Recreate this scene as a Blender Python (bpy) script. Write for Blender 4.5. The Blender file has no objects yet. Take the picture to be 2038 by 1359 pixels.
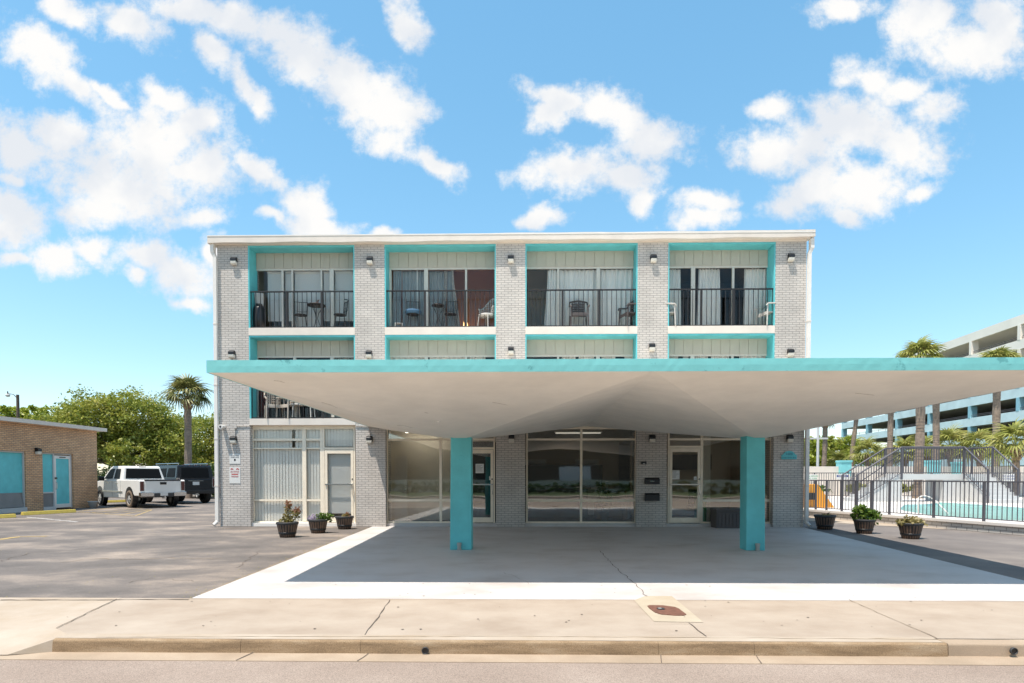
import bpy, math, random
from mathutils import Vector, Matrix
random.seed(7)
R = math.radians
sc = bpy.context.scene
C = sc.collection

# ------------------------------------------------------------------ camera, sky, sun, exposure
F = 1200.0; CX = 1019.0; HY = 948.0
YAW = R(1.05); PITCH = R(1.46)
OY = HY + F*math.tan(PITCH)                     # photo row of the optical axis
cam = bpy.data.cameras.new('camera'); camo = bpy.data.objects.new('camera', cam); C.objects.link(camo)
camo.location = (0, 0, 1.5)
camo.rotation_euler = (math.pi/2 - PITCH, 0, YAW)
cam.sensor_width = 36; cam.lens = F/2038*36
cam.shift_y = (OY - 679.5)/2038
cam.clip_end = 3000
sc.camera = camo

SUN_DIR = Vector((0.24, 0.264, -1)).normalized()
sd = bpy.data.lights.new('sun', 'SUN'); so = bpy.data.objects.new('sun', sd); C.objects.link(so)
sd.energy = 4.4; sd.angle = R(0.53); sd.color = (1, 0.925, 0.83)
so.rotation_euler = SUN_DIR.to_track_quat('-Z', 'Y').to_euler()

sc.view_settings.view_transform = 'Standard'; sc.view_settings.look = 'None'
sc.view_settings.gamma = 1; sc.view_settings.exposure = 0.58
sc.cycles.max_bounces = 8; sc.cycles.diffuse_bounces = 5; sc.cycles.transparent_max_bounces = 24
try: sc.cycles.use_denoising = True
except Exception: pass

def cam_ray(x, y):
    xc = (x-CX)/F; yc = (OY-y)/F
    # pitch down
    fy = math.cos(PITCH) + yc*math.sin(PITCH)
    fz = yc*math.cos(PITCH) - math.sin(PITCH)
    return Vector((xc*math.cos(YAW) - fy*math.sin(YAW), fy*math.cos(YAW) + xc*math.sin(YAW), fz))
def on_y(x, y, Y):
    d = cam_ray(x, y); t = Y/d.y
    return Vector((d.x*t, Y, 1.5 + d.z*t))
def on_z(x, y, Z=0.0):
    d = cam_ray(x, y); t = (Z-1.5)/d.z
    return Vector((d.x*t, d.y*t, Z))
def at_depth(x, y, D):
    d = cam_ray(x, y); dep = d.y*math.cos(YAW) - d.x*math.sin(YAW)
    t = D/dep
    return Vector((d.x*t, d.y*t, 1.5 + d.z*t))

world = bpy.data.worlds.new("World"); sc.world = world; world.use_nodes = True
def build_world():
    nt = world.node_tree; N = nt.nodes; L = nt.links
    N.clear()
    out = N.new('ShaderNodeOutputWorld'); bg = N.new('ShaderNodeBackground')
    sky = N.new('ShaderNodeTexSky'); sky.sky_type = 'NISHITA'; sky.sun_disc = False
    sky.sun_elevation = R(70.4); sky.sun_rotation = R(222); sky.air_density = 1.0; sky.dust_density = 0.25; sky.ozone_density = 1.6
    bg.inputs['Strength'].default_value = 0.10
    tc = N.new('ShaderNodeTexCoord'); sep = N.new('ShaderNodeSeparateXYZ'); L.new(tc.outputs['Generated'], sep.inputs[0])
    def math_(op, a, b=None, clamp=False):
        m = N.new('ShaderNodeMath'); m.operation = op; m.use_clamp = clamp
        for i, v in enumerate((a, b)):
            if v is None: continue
            if isinstance(v, (int, float)): m.inputs[i].default_value = v
            else: L.new(v, m.inputs[i])
        return m.outputs[0]
    ay = math_('MAXIMUM', math_('ABSOLUTE', sep.outputs[1]), 0.12)
    u = math_('DIVIDE', sep.outputs[0], ay); v = math_('DIVIDE', sep.outputs[2], ay)
    cmb = N.new('ShaderNodeCombineXYZ'); L.new(u, cmb.inputs[0]); L.new(v, cmb.inputs[1])
    # warp
    n1 = N.new('ShaderNodeTexNoise'); n1.inputs['Scale'].default_value = 7; n1.inputs['Detail'].default_value = 5
    L.new(cmb.outputs[0], n1.inputs['Vector'])
    w = N.new('ShaderNodeVectorMath'); w.operation = 'MULTIPLY_ADD'
    L.new(n1.outputs['Color'], w.inputs[0]); w.inputs[1].default_value = (0.09, 0.09, 0); w.inputs[2].default_value = (-0.045, -0.045, 0)
    p = N.new('ShaderNodeVectorMath'); p.operation = 'ADD'; L.new(cmb.outputs[0], p.inputs[0]); L.new(w.outputs[0], p.inputs[1])
    P = p.outputs[0]
    blobs = [
     (80,112,80,44,-32),(140,165,75,26,-28),(215,185,60,12,-25),
     (300,275,140,75,0),(245,350,170,80,-5),(400,330,95,55,-15),(385,235,40,36,0),(110,255,80,30,0),(45,300,60,62,0),(20,345,45,18,0),
     (190,410,110,34,-5),(390,430,60,22,-5),(330,190,45,26,-35),
     (25,430,62,62,-15),(100,505,55,32,0),(25,515,50,16,0),(180,480,45,20,0),
     (130,22,66,30,-12),(265,48,78,34,-30),(370,18,110,34,-5),(490,60,95,42,-28),(600,105,120,44,-26),(700,170,100,58,-35),(770,215,70,62,-45),(775,265,60,36,-25),(865,318,58,20,-33),
     (430,120,58,26,-48),(485,170,60,24,-48),(510,200,26,20,-40),
     (515,345,80,24,-35),(605,405,52,42,0),(630,440,78,26,-6),(545,440,36,12,0),
     (285,500,72,34,-10),(365,545,72,42,-18),(270,535,36,16,-30),(375,605,34,14,0),(415,500,26,26,0),
     (805,30,56,34,-42),(770,458,44,14,0),
     (1115,200,80,32,-5),(1215,215,90,42,-15),(1290,270,78,44,-12),(1085,240,40,38,-30),
     (1140,345,105,34,6),(1260,340,60,42,-20),(1295,385,36,26,0),(1075,425,56,18,0),(1405,400,54,22,0),(1400,435,56,20,0),
     (1530,285,90,40,-8),(1620,290,100,50,0),(1710,250,88,58,-5),(1810,300,78,40,-15),(1540,210,52,24,0),(1620,375,110,38,14),(1720,375,90,48,0),(1860,215,52,34,12),(1835,385,40,16,20),(1690,430,30,24,-30),
     (1840,40,72,62,0),(1920,95,130,50,-6),(2000,45,70,70,0),(1740,150,60,34,-12),(1790,170,60,30,0),(1680,16,80,26,0)]
    fld = None; fshade = None
    for (bx, by, rx, ry, rot) in blobs:
        d = cam_ray(bx, by); mp = N.new('ShaderNodeMapping'); mp.vector_type = 'TEXTURE'
        mp.inputs['Location'].default_value = (d.x/d.y, d.z/d.y, 0)
        mp.inputs['Rotation'].default_value = (0, 0, R(rot))
        mp.inputs['Scale'].default_value = (rx*1.22/F, ry*1.28/F, 1)
        L.new(P, mp.inputs['Vector'])
        ln = N.new('ShaderNodeVectorMath'); ln.operation = 'LENGTH'; L.new(mp.outputs[0], ln.inputs[0])
        o = math_('SUBTRACT', 1.0, ln.outputs['Value'])
        if fld is None: fld = o
        else:
            m = N.new('ShaderNodeMath'); m.operation = 'SMOOTH_MAX'; L.new(fld, m.inputs[0]); L.new(o, m.inputs[1]); m.inputs[2].default_value = 0.18
            fld = m.outputs[0]
    # general clouds for the half of the sky behind the photographer
    ng = N.new('ShaderNodeTexNoise'); ng.inputs['Scale'].default_value = 2.3; ng.inputs['Detail'].default_value = 4
    L.new(tc.outputs['Generated'], ng.inputs['Vector'])
    back = math_('SUBTRACT', math_('MULTIPLY', ng.outputs['Fac'], 4.0), 2.2)
    isback = math_('GREATER_THAN', 0.05, sep.outputs[1])
    mixf = N.new('ShaderNodeMix'); mixf.data_type = 'FLOAT'; L.new(isback, mixf.inputs[0]); L.new(fld, mixf.inputs[2]); L.new(back, mixf.inputs[3])
    fld = mixf.outputs[0]
    n2 = N.new('ShaderNodeTexNoise'); n2.inputs['Scale'].default_value = 19; n2.inputs['Detail'].default_value = 9; n2.inputs['Roughness'].default_value = 0.66
    L.new(cmb.outputs[0], n2.inputs['Vector'])
    n2b = math_('MULTIPLY', math_('SUBTRACT', n2.outputs['Fac'], 0.5), 2.1)
    dens = math_('ADD', fld, n2b)
    mr = N.new('ShaderNodeMapRange'); mr.interpolation_type = 'SMOOTHSTEP'; L.new(dens, mr.inputs[0])
    mr.inputs[1].default_value = -0.16; mr.inputs[2].default_value = 0.66; mr.inputs[3].default_value = 0; mr.inputs[4].default_value = 1
    # shading inside the cloud
    n3 = N.new('ShaderNodeTexNoise'); n3.inputs['Scale'].default_value = 5.5; n3.inputs['Detail'].default_value = 5
    ofs = N.new('ShaderNodeVectorMath'); ofs.operation = 'ADD'; L.new(cmb.outputs[0], ofs.inputs[0]); ofs.inputs[1].default_value = (3.1, 5.2, 0)
    L.new(ofs.outputs[0], n3.inputs['Vector'])
    mr2 = N.new('ShaderNodeMapRange'); mr2.interpolation_type = 'SMOOTHSTEP'; L.new(n3.outputs['Fac'], mr2.inputs[0])
    mr2.inputs[1].default_value = 0.44; mr2.inputs[2].default_value = 0.62; mr2.inputs[3].default_value = 0; mr2.inputs[4].default_value = 0.75
    cc = N.new('ShaderNodeMix'); cc.data_type = 'RGBA'; L.new(mr2.outputs[0], cc.inputs[0])
    cc.inputs[6].default_value = (6.7, 6.65, 6.55, 1); cc.inputs[7].default_value = (5.0, 5.35, 5.85, 1)
    # colour of clear air: the sky texture with a mild grade for saturation
    hs = N.new('ShaderNodeHueSaturation'); hs.inputs['Hue'].default_value = 0.485; hs.inputs['Saturation'].default_value = 1.5; hs.inputs['Value'].default_value = 1.5
    m1 = N.new('ShaderNodeVectorMath'); m1.operation = 'SCALE'; m1.inputs['Scale'].default_value = 0.2; L.new(sky.outputs[0], m1.inputs[0])
    gm = N.new('ShaderNodeGamma'); gm.inputs[1].default_value = 0.62; L.new(m1.outputs[0], gm.inputs[0])
    m2 = N.new('ShaderNodeVectorMath'); m2.operation = 'SCALE'; m2.inputs['Scale'].default_value = 5.0; L.new(gm.outputs[0], m2.inputs[0])
    L.new(m2.outputs[0], hs.inputs['Color'])
    up = math_('GREATER_THAN', sep.outputs[2], 0.0)
    cm = N.new('ShaderNodeMix'); cm.data_type = 'RGBA'
    L.new(math_('MULTIPLY', mr.outputs[0], up), cm.inputs[0]); L.new(hs.outputs[0], cm.inputs[6]); L.new(cc.outputs[2], cm.inputs[7])
    L.new(cm.outputs[2], bg.inputs['Color']); L.new(bg.outputs[0], out.inputs[0])
build_world()

# ------------------------------------------------------------------ helpers
def tag(o, label=None, cat=None, group=None, kind=None):
    if label: o['label'] = label
    if cat: o['category'] = cat
    if group: o['group'] = group
    if kind: o['kind'] = kind
    return o
def thing(name, label, cat, loc=(0,0,0), rotz=0, group=None):
    o = bpy.data.objects.new(name, None); C.objects.link(o); o.empty_display_size = 0.2
    o.location = loc; o.rotation_euler = (0, 0, rotz)
    return tag(o, label, cat, group)

class MB:
    def __init__(s): s.v = []; s.f = []; s.sm = []
    def add(s, vs, fs, smooth=False, M=None):
        b = len(s.v)
        for p in vs:
            p = Vector(p)
            if M is not None: p = M @ p
            s.v.append(tuple(p))
        for f in fs: s.f.append(tuple(b+i for i in f)); s.sm.append(smooth)
        return s
    def box(s, x0, x1, y0, y1, z0, z1, M=None):
        if x0 > x1: x0, x1 = x1, x0
        if y0 > y1: y0, y1 = y1, y0
        if z0 > z1: z0, z1 = z1, z0
        return s.add([(x0,y0,z0),(x1,y0,z0),(x1,y1,z0),(x0,y1,z0),(x0,y0,z1),(x1,y0,z1),(x1,y1,z1),(x0,y1,z1)],
              [(0,3,2,1),(4,5,6,7),(0,1,5,4),(1,2,6,5),(2,3,7,6),(3,0,4,7)], M=M)
    def cyl(s, a, b, r0, r1=None, n=10, M=None, smooth=True):
        r1 = r0 if r1 is None else r1
        a = Vector(a); b = Vector(b); d = (b-a)
        if d.length < 1e-6: return s
        q = d.normalized(); h = Vector((0,0,1)) if abs(q.z) < .9 else Vector((1,0,0))
        u = q.cross(h).normalized(); w = q.cross(u)
        vs = []
        for k in range(n):
            t = 2*math.pi*k/n; e = u*math.cos(t) + w*math.sin(t)
            vs.append(a+e*r0); vs.append(b+e*r1)
        fs = [(2*k, 2*k+1, 2*((k+1)%n)+1, 2*((k+1)%n)) for k in range(n)]
        fs = [tuple(reversed(f)) for f in fs]
        s.add(vs, fs, smooth, M)
        s.add([vs[2*k] for k in range(n)], [tuple(range(n))], False, M)
        s.add([vs[2*k+1] for k in range(n)], [tuple(reversed(range(n)))], False, M)
        return s
    def tube(s, pts, r, n=8, M=None):
        for a, b in zip(pts[:-1], pts[1:]): s.cyl(a, b, r, r, n, M)
        return s
    def lathe(s, prof, c=(0,0,0), n=24, M=None, smooth=True, mod=None):
        vs = []
        for (r, z) in prof:
            for k in range(n):
                t = 2*math.pi*k/n; rr = r if mod is None else r*mod(k, z)
                vs.append((c[0]+rr*math.cos(t), c[1]+rr*math.sin(t), c[2]+z))
        fs = []
        for i in range(len(prof)-1):
            for k in range(n):
                fs.append((i*n+k, i*n+(k+1)%n, (i+1)*n+(k+1)%n, (i+1)*n+k))
        return s.add(vs, fs, smooth, M)
    def prism(s, poly, y0, y1, M=None, axis='y'):
        n = len(poly)
        if axis == 'y': a = [(x, y0, z) for x, z in poly]; b = [(x, y1, z) for x, z in poly]
        elif axis == 'z': a = [(x, y, y0) for x, y in poly]; b = [(x, y, y1) for x, y in poly]
        else: a = [(y0, x, z) for x, z in poly]; b = [(y1, x, z) for x, z in poly]
        vs = a + b
        fs = [tuple(range(n)), tuple(reversed(range(n, 2*n)))] + [(i, n+i, n+(i+1)%n, (i+1)%n) for i in range(n)]
        return s.add(vs, fs, False, M)
    def build(s, name, mat, parent=None, origin=None, bevel=0):
        me = bpy.data.meshes.new(name)
        off = Vector((0,0,0))
        if origin is not None: off = Vector(origin)
        elif parent is None and s.v:
            xs = [p[0] for p in s.v]; ys = [p[1] for p in s.v]; zs = [p[2] for p in s.v]
            off = Vector(((min(xs)+max(xs))/2, (min(ys)+max(ys))/2, min(zs)))
        me.from_pydata([tuple(Vector(p)-off) for p in s.v], [], s.f); me.update()
        import bmesh
        bm = bmesh.new(); bm.from_mesh(me); bmesh.ops.recalc_face_normals(bm, faces=bm.faces[:]); bm.to_mesh(me); bm.free()
        if any(s.sm): me.polygons.foreach_set('use_smooth', s.sm)
        me.materials.append(mat)
        o = bpy.data.objects.new(name, me); C.objects.link(o)
        if parent is not None: o.parent = parent
        if origin is None: o.location = off
        if bevel:
            b = o.modifiers.new('bevel', 'BEVEL'); b.width = bevel; b.segments = 2; b.limit_method = 'ANGLE'; b.angle_limit = R(40)
        return o
def part(mb, name, mat, parent, bevel=0):
    """world-coordinate mesh parented to a thing whose location is not the origin"""
    off = Vector((0,0,0)); q = parent
    while q is not None: off += q.location; q = q.parent
    return mb.build(name, mat, parent, origin=off, bevel=bevel)
def copy_tree(o, parent=None):
    c = o.copy(); C.objects.link(c)
    if parent is not None: c.parent = parent
    for ch in list(o.children): copy_tree(ch, c)
    return c

# ------------------------------------------------------------------ materials
def mat(name, col, rough=0.6, metal=0.0, var=0.0, vscale=3.0, bump=0.0, bscale=60, col2=None, spec=0.5, detail=4):
    m = bpy.data.materials.new(name); m.use_nodes = True; nt = m.node_tree; N = nt.nodes; L = nt.links
    b = N['Principled BSDF']; b.inputs['Base Color'].default_value = (*col, 1); b.inputs['Roughness'].default_value = rough
    b.inputs['Metallic'].default_value = metal; b.inputs['Specular IOR Level'].default_value = spec
    geo = N.new('ShaderNodeNewGeometry')
    if var or col2:
        n = N.new('ShaderNodeTexNoise'); n.inputs['Scale'].default_value = vscale; n.inputs['Detail'].default_value = detail; n.inputs['Roughness'].default_value = 0.6
        L.new(geo.outputs['Position'], n.inputs['Vector'])
        cr = N.new('ShaderNodeValToRGB'); L.new(n.outputs['Fac'], cr.inputs[0])
        c2 = col2 or tuple(c*(1-var) for c in col)
        cr.color_ramp.elements[0].position = 0.30; cr.color_ramp.elements[0].color = (*c2, 1)
        cr.color_ramp.elements[1].position = 0.67; cr.color_ramp.elements[1].color = (*(col if col2 else tuple(min(1, c*(1+var*.5)) for c in col)), 1)
        L.new(cr.outputs[0], b.inputs['Base Color'])
    if bump:
        n = N.new('ShaderNodeTexNoise'); n.inputs['Scale'].default_value = bscale; n.inputs['Detail'].default_value = 5
        L.new(geo.outputs['Position'], n.inputs['Vector'])
        bp = N.new('ShaderNodeBump'); bp.inputs['Strength'].default_value = bump; bp.inputs['Distance'].default_value = 0.01
        L.new(n.outputs['Fac'], bp.inputs['Height']); L.new(bp.outputs[0], b.inputs['Normal'])
    return m
def brick(name, c1, c2, mortar, bw=0.203, rh=0.0667, ms=0.008, rough=0.75, squash_var=0.0):
    m = bpy.data.materials.new(name); m.use_nodes = True; nt = m.node_tree; N = nt.nodes; L = nt.links
    b = N['Principled BSDF']; b.inputs['Roughness'].default_value = rough
    geo = N.new('ShaderNodeNewGeometry'); sp = N.new('ShaderNodeSeparateXYZ'); L.new(geo.outputs['Position'], sp.inputs[0])
    ad = N.new('ShaderNodeMath'); ad.operation = 'ADD'; L.new(sp.outputs[0], ad.inputs[0]); L.new(sp.outputs[1], ad.inputs[1])
    cb = N.new('ShaderNodeCombineXYZ'); L.new(ad.outputs[0], cb.inputs[0]); L.new(sp.outputs[2], cb.inputs[1])
    br = N.new('ShaderNodeTexBrick'); br.offset = 0.5; L.new(cb.outputs[0], br.inputs['Vector'])
    br.inputs['Scale'].default_value = 1; br.inputs['Brick Width'].default_value = bw; br.inputs['Row Height'].default_value = rh
    br.inputs['Mortar Size'].default_value = ms; br.inputs['Mortar Smooth'].default_value = 0.1; br.inputs['Bias'].default_value = 0
    br.inputs['Color1'].default_value = (*c1, 1); br.inputs['Color2'].default_value = (*c2, 1); br.inputs['Mortar'].default_value = (*mortar, 1)
    n = N.new('ShaderNodeTexNoise'); n.inputs['Scale'].default_value = 1.7; n.inputs['Detail'].default_value = 6; L.new(geo.outputs['Position'], n.inputs['Vector'])
    mr = N.new('ShaderNodeMapRange'); L.new(n.outputs['Fac'], mr.inputs[0]); mr.inputs[1].default_value = .3; mr.inputs[2].default_value = .7; mr.inputs[3].default_value = .84; mr.inputs[4].default_value = 1.07
    mx = N.new('ShaderNodeVectorMath'); mx.operation = 'SCALE'; L.new(br.outputs['Color'], mx.inputs[0]); L.new(mr.outputs[0], mx.inputs['Scale'])
    L.new(mx.outputs[0], b.inputs['Base Color'])
    bp = N.new('ShaderNodeBump'); bp.inputs['Strength'].default_value = 0.6; bp.inputs['Distance'].default_value = 0.012; bp.invert = True
    L.new(br.outputs['Fac'], bp.inputs['Height']); L.new(bp.outputs[0], b.inputs['Normal'])
    return m
def glass(name, tint=(0.92,0.96,0.95), refl=1.0, wav=0.0, base=0.06):
    m = bpy.data.materials.new(name); m.use_nodes = True; nt = m.node_tree; N = nt.nodes; L = nt.links
    N.clear(); out = N.new('ShaderNodeOutputMaterial')
    tr = N.new('ShaderNodeBsdfTransparent'); tr.inputs[0].default_value = (*tint, 1)
    gl = N.new('ShaderNodeBsdfGlossy'); gl.inputs['Roughness'].default_value = 0.02; gl.inputs['Color'].default_value = (1,1,1,1)
    lw = N.new('ShaderNodeFresnel'); lw.inputs['IOR'].default_value = 1.5
    mu = N.new('ShaderNodeMath'); mu.operation = 'MULTIPLY_ADD'; L.new(lw.outputs[0], mu.inputs[0]); mu.inputs[1].default_value = refl; mu.inputs[2].default_value = base; mu.use_clamp = True
    if wav:
        g = N.new('ShaderNodeNewGeometry'); n = N.new('ShaderNodeTexNoise'); n.inputs['Scale'].default_value = 0.9; n.inputs['Detail'].default_value = 1
        L.new(g.outputs['Position'], n.inputs['Vector']); bp = N.new('ShaderNodeBump'); bp.inputs['Strength'].default_value = 1; bp.inputs['Distance'].default_value = wav
        L.new(n.outputs['Fac'], bp.inputs['Height']); L.new(bp.outputs[0], gl.inputs['Normal'])
    mx = N.new('ShaderNodeMixShader'); L.new(mu.outputs[0], mx.inputs[0]); L.new(tr.outputs[0], mx.inputs[1]); L.new(gl.outputs[0], mx.inputs[2])
    L.new(mx.outputs[0], out.inputs[0])
    return m
def leafmat(name, cols, transl=0.35):
    m = bpy.data.materials.new(name); m.use_nodes = True; nt = m.node_tree; N = nt.nodes; L = nt.links
    N.clear(); out = N.new('ShaderNodeOutputMaterial')
    g = N.new('ShaderNodeNewGeometry'); n = N.new('ShaderNodeTexNoise'); n.inputs['Scale'].default_value = 0.9; n.inputs['Detail'].default_value = 3
    L.new(g.outputs['Position'], n.inputs['Vector'])
    a = N.new('ShaderNodeMath'); a.operation = 'MULTIPLY_ADD'; L.new(g.outputs['Random Per Island'], a.inputs[0]); a.inputs[1].default_value = 0.38
    s2 = N.new('ShaderNodeMath'); s2.operation = 'MULTIPLY_ADD'; L.new(n.outputs['Fac'], s2.inputs[0]); s2.inputs[1].default_value = 1.3; s2.inputs[2].default_value = -0.34
    L.new(s2.outputs[0], a.inputs[2])
    cr = N.new('ShaderNodeValToRGB'); L.new(a.outputs[0], cr.inputs[0])
    el = cr.color_ramp.elements
    el[0].position = 0; el[0].color = (*cols[0], 1); el[1].position = 1; el[1].color = (*cols[-1], 1)
    for i, c in enumerate(cols[1:-1]):
        e = el.new((i+1)/(len(cols)-1)); e.color = (*c, 1)
    d = N.new('ShaderNodeBsdfDiffuse'); t = N.new('ShaderNodeBsdfTranslucent'); L.new(cr.outputs[0], d.inputs[0]); L.new(cr.outputs[0], t.inputs[0])
    gl = N.new('ShaderNodeBsdfGlossy'); gl.inputs['Roughness'].default_value = .45; gl.inputs['Color'].default_value = (.6,.6,.6,1)
    mx = N.new('ShaderNodeMixShader'); mx.inputs[0].default_value = transl; L.new(d.outputs[0], mx.inputs[1]); L.new(t.outputs[0], mx.inputs[2])
    m2 = N.new('ShaderNodeMixShader'); m2.inputs[0].default_value = 0.05; L.new(mx.outputs[0], m2.inputs[1]); L.new(gl.outputs[0], m2.inputs[2])
    L.new(m2.outputs[0], out.inputs[0])
    return m

def ground_mat(name, base, dark, light, speck=0.35, sscale=220, pscale=0.35, stretch=(1,1,1), streak=0.0, rough=0.9, bump=0.35, spots=0.0):
    m = bpy.data.materials.new(name); m.use_nodes = True; nt = m.node_tree; N = nt.nodes; L = nt.links
    b = N['Principled BSDF']; b.inputs['Roughness'].default_value = rough; b.inputs['Specular IOR Level'].default_value = 0.25
    g = N.new('ShaderNodeNewGeometry'); mp = N.new('ShaderNodeMapping'); mp.inputs['Scale'].default_value = stretch; L.new(g.outputs['Position'], mp.inputs['Vector'])
    n = N.new('ShaderNodeTexNoise'); n.inputs['Scale'].default_value = pscale; n.inputs['Detail'].default_value = 9; n.inputs['Roughness'].default_value = .62; L.new(mp.outputs[0], n.inputs['Vector'])
    cr = N.new('ShaderNodeValToRGB'); L.new(n.outputs['Fac'], cr.inputs[0]); e = cr.color_ramp.elements
    e[0].position = .32; e[0].color = (*dark, 1); e[1].position = .7; e[1].color = (*light, 1); k = e.new(.5); k.color = (*base, 1)
    n2 = N.new('ShaderNodeTexNoise'); n2.inputs['Scale'].default_value = sscale; n2.inputs['Detail'].default_value = 3; n2.inputs['Roughness'].default_value = .8; L.new(g.outputs['Position'], n2.inputs['Vector'])
    mr = N.new('ShaderNodeMapRange'); L.new(n2.outputs['Fac'], mr.inputs[0]); mr.inputs[1].default_value = .3; mr.inputs[2].default_value = .7; mr.inputs[3].default_value = 1-speck; mr.inputs[4].default_value = 1+speck
    vm = N.new('ShaderNodeVectorMath'); vm.operation = 'SCALE'; L.new(cr.outputs[0], vm.inputs[0]); L.new(mr.outputs[0], vm.inputs['Scale'])
    col = vm.outputs[0]
    if spots:
        vo = N.new('ShaderNodeTexNoise'); vo.inputs['Scale'].default_value = 5.5; vo.inputs['Detail'].default_value = 6; vo.inputs['Roughness'].default_value = .75
        mp2 = N.new('ShaderNodeMapping'); mp2.inputs['Scale'].default_value = (0.5,1.3,1); L.new(g.outputs['Position'], mp2.inputs['Vector']); L.new(mp2.outputs[0], vo.inputs['Vector'])
        m3 = N.new('ShaderNodeMapRange'); L.new(vo.outputs['Fac'], m3.inputs[0]); m3.inputs[1].default_value = .26; m3.inputs[2].default_value = .36; m3.inputs[3].default_value = 1-spots; m3.inputs[4].default_value = 1
        v3 = N.new('ShaderNodeVectorMath'); v3.operation = 'SCALE'; L.new(col, v3.inputs[0]); L.new(m3.outputs[0], v3.inputs['Scale']); col = v3.outputs[0]
    L.new(col, b.inputs['Base Color'])
    bp = N.new('ShaderNodeBump'); bp.inputs['Strength'].default_value = bump; bp.inputs['Distance'].default_value = .006; L.new(n2.outputs['Fac'], bp.inputs['Height']); L.new(bp.outputs[0], b.inputs['Normal'])
    return m

M = {}
M['brick'] = brick('painted_grey_brick', (.60,.55,.50), (.55,.505,.46), (.32,.29,.265))
M['tanbrick'] = brick('tan_brick', (.74,.455,.25), (.58,.335,.175), (.30,.20,.14), bw=.22, rh=.075, ms=.012)
M['deckbrick'] = brick('white_brick', (.62,.58,.53), (.56,.52,.48), (.30,.27,.25), bw=.2, rh=.09)
M['cream'] = mat('cream_paint', (.72,.64,.56), .55, var=.08, vscale=2, bump=.1)
M['white'] = mat('white_paint', (.76,.72,.67), .45, var=.05, vscale=2)
M['teal'] = mat('teal_paint', (.12,.53,.56), .55, var=.14, vscale=2.2, bump=.35, bscale=14, detail=7)
def fascia_mat():
    m = mat('rough_teal_stucco', (.20,.55,.535), .55, var=.07, vscale=5, bump=.4, bscale=9, detail=8)
    nt = m.node_tree; N = nt.nodes; L = nt.links; b = N['Principled BSDF']; src = b.inputs['Base Color'].links[0].from_socket
    g = N.new('ShaderNodeNewGeometry'); n = N.new('ShaderNodeTexNoise'); n.inputs['Scale'].default_value = 4.5; n.inputs['Detail'].default_value = 8; n.inputs['Roughness'].default_value = .7; L.new(g.outputs['Position'], n.inputs['Vector'])
    mr = N.new('ShaderNodeMapRange'); L.new(n.outputs['Fac'], mr.inputs[0]); mr.inputs[1].default_value = .60; mr.inputs[2].default_value = .65; mr.inputs[3].default_value = 0; mr.inputs[4].default_value = .8
    mx = N.new('ShaderNodeMix'); mx.data_type = 'RGBA'; L.new(mr.outputs[0], mx.inputs[0]); L.new(src, mx.inputs[6]); mx.inputs[7].default_value = (.10,.33,.33,1); L.new(mx.outputs[2], b.inputs['Base Color'])
    return m
M['tealf'] = fascia_mat()
M['panel'] = mat('grey_green_panel', (.48,.435,.36), .6, var=.05)
M['frame'] = mat('aluminium_frame', (.60,.56,.49), .4, metal=0.15, var=.06, vscale=8)
M['frame2'] = mat('painted_frame', (.88,.77,.61), .45, var=.08, vscale=6)
M['iron'] = mat('dark_iron', (.018,.015,.015), .5)
M['greyrail'] = mat('grey_metal', (.085,.08,.092), .5)
M['black'] = mat('black_plastic', (.012,.012,.014), .35)
M['glass'] = glass('window_glass', (.97,.975,.975), .38, 0.0, base=.0)
M['glassg'] = glass('storefront_glass', (.93,.93,.90), 1.1, 0.0028, base=.085)
M['glassb'] = glass('blind_glass', (.99,.99,.985), .5, 0.0, base=.0)
M['soffit'] = mat('beige_soffit', (.82,.755,.66), .75, var=.08, vscale=1.6, bump=.25, bscale=9, detail=7)
M['asph'] = ground_mat('parking_asphalt', (.165,.143,.128), (.11,.098,.09), (.33,.27,.22), .45, 150, .55, (1,1.35,1), spots=.25)
M['asphr'] = ground_mat('darker_asphalt', (.175,.153,.14), (.13,.115,.107), (.24,.21,.185), .25, 190, .5)
M['road'] = ground_mat('road_asphalt', (.30,.235,.19), (.26,.20,.16), (.345,.275,.225), .55, 130, .6, bump=.5)
M['conc'] = ground_mat('sidewalk_concrete', (.375,.305,.24), (.325,.257,.197), (.42,.35,.28), .10, 230, 1.1, (1,1.3,1), bump=.2, spots=.12)
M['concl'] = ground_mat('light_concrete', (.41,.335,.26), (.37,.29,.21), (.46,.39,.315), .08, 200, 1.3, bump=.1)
M['patch'] = ground_mat('new_concrete', (.425,.36,.27), (.395,.325,.24), (.46,.395,.305), .06, 200, 3, bump=.1)
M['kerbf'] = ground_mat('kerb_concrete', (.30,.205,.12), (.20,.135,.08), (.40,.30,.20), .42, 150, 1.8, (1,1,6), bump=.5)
M['gutter'] = ground_mat('gutter_concrete', (.37,.28,.20), (.31,.235,.165), (.43,.34,.25), .18, 180, 1.2, bump=.2)
M['apron'] = ground_mat('painted_apron', (.52,.49,.47), (.44,.40,.37), (.555,.53,.515), .04, 120, .8, (1,1.25,1), rough=.6, bump=.08, spots=.45)
M['grass'] = ground_mat('grass', (.06,.085,.03), (.035,.055,.02), (.10,.12,.05), .4, 60, .6)
M['crack'] = mat('crack', (.11,.085,.065), .9)
M['crackb'] = mat('joint', (.24,.18,.12), .9)
M['yellow'] = mat('yellow_paint', (.66,.50,.10), .6, var=.12, vscale=6)
M['yline'] = mat('faded_yellow_line', (.42,.30,.12), .8, var=.3, vscale=14)
M['wline'] = mat('white_line', (.55,.53,.50), .8, var=.2, vscale=12)
M['bark'] = mat('bark', (.11,.08,.055), .9, var=.4, vscale=5, bump=.6, bscale=20)
M['palmbark'] = mat('palm_bark', (.27,.205,.155), .9, var=.35, vscale=7, bump=.7, bscale=25)
M['boots'] = mat('palm_boots', (.36,.25,.16), .9, var=.45, vscale=9)
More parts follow.
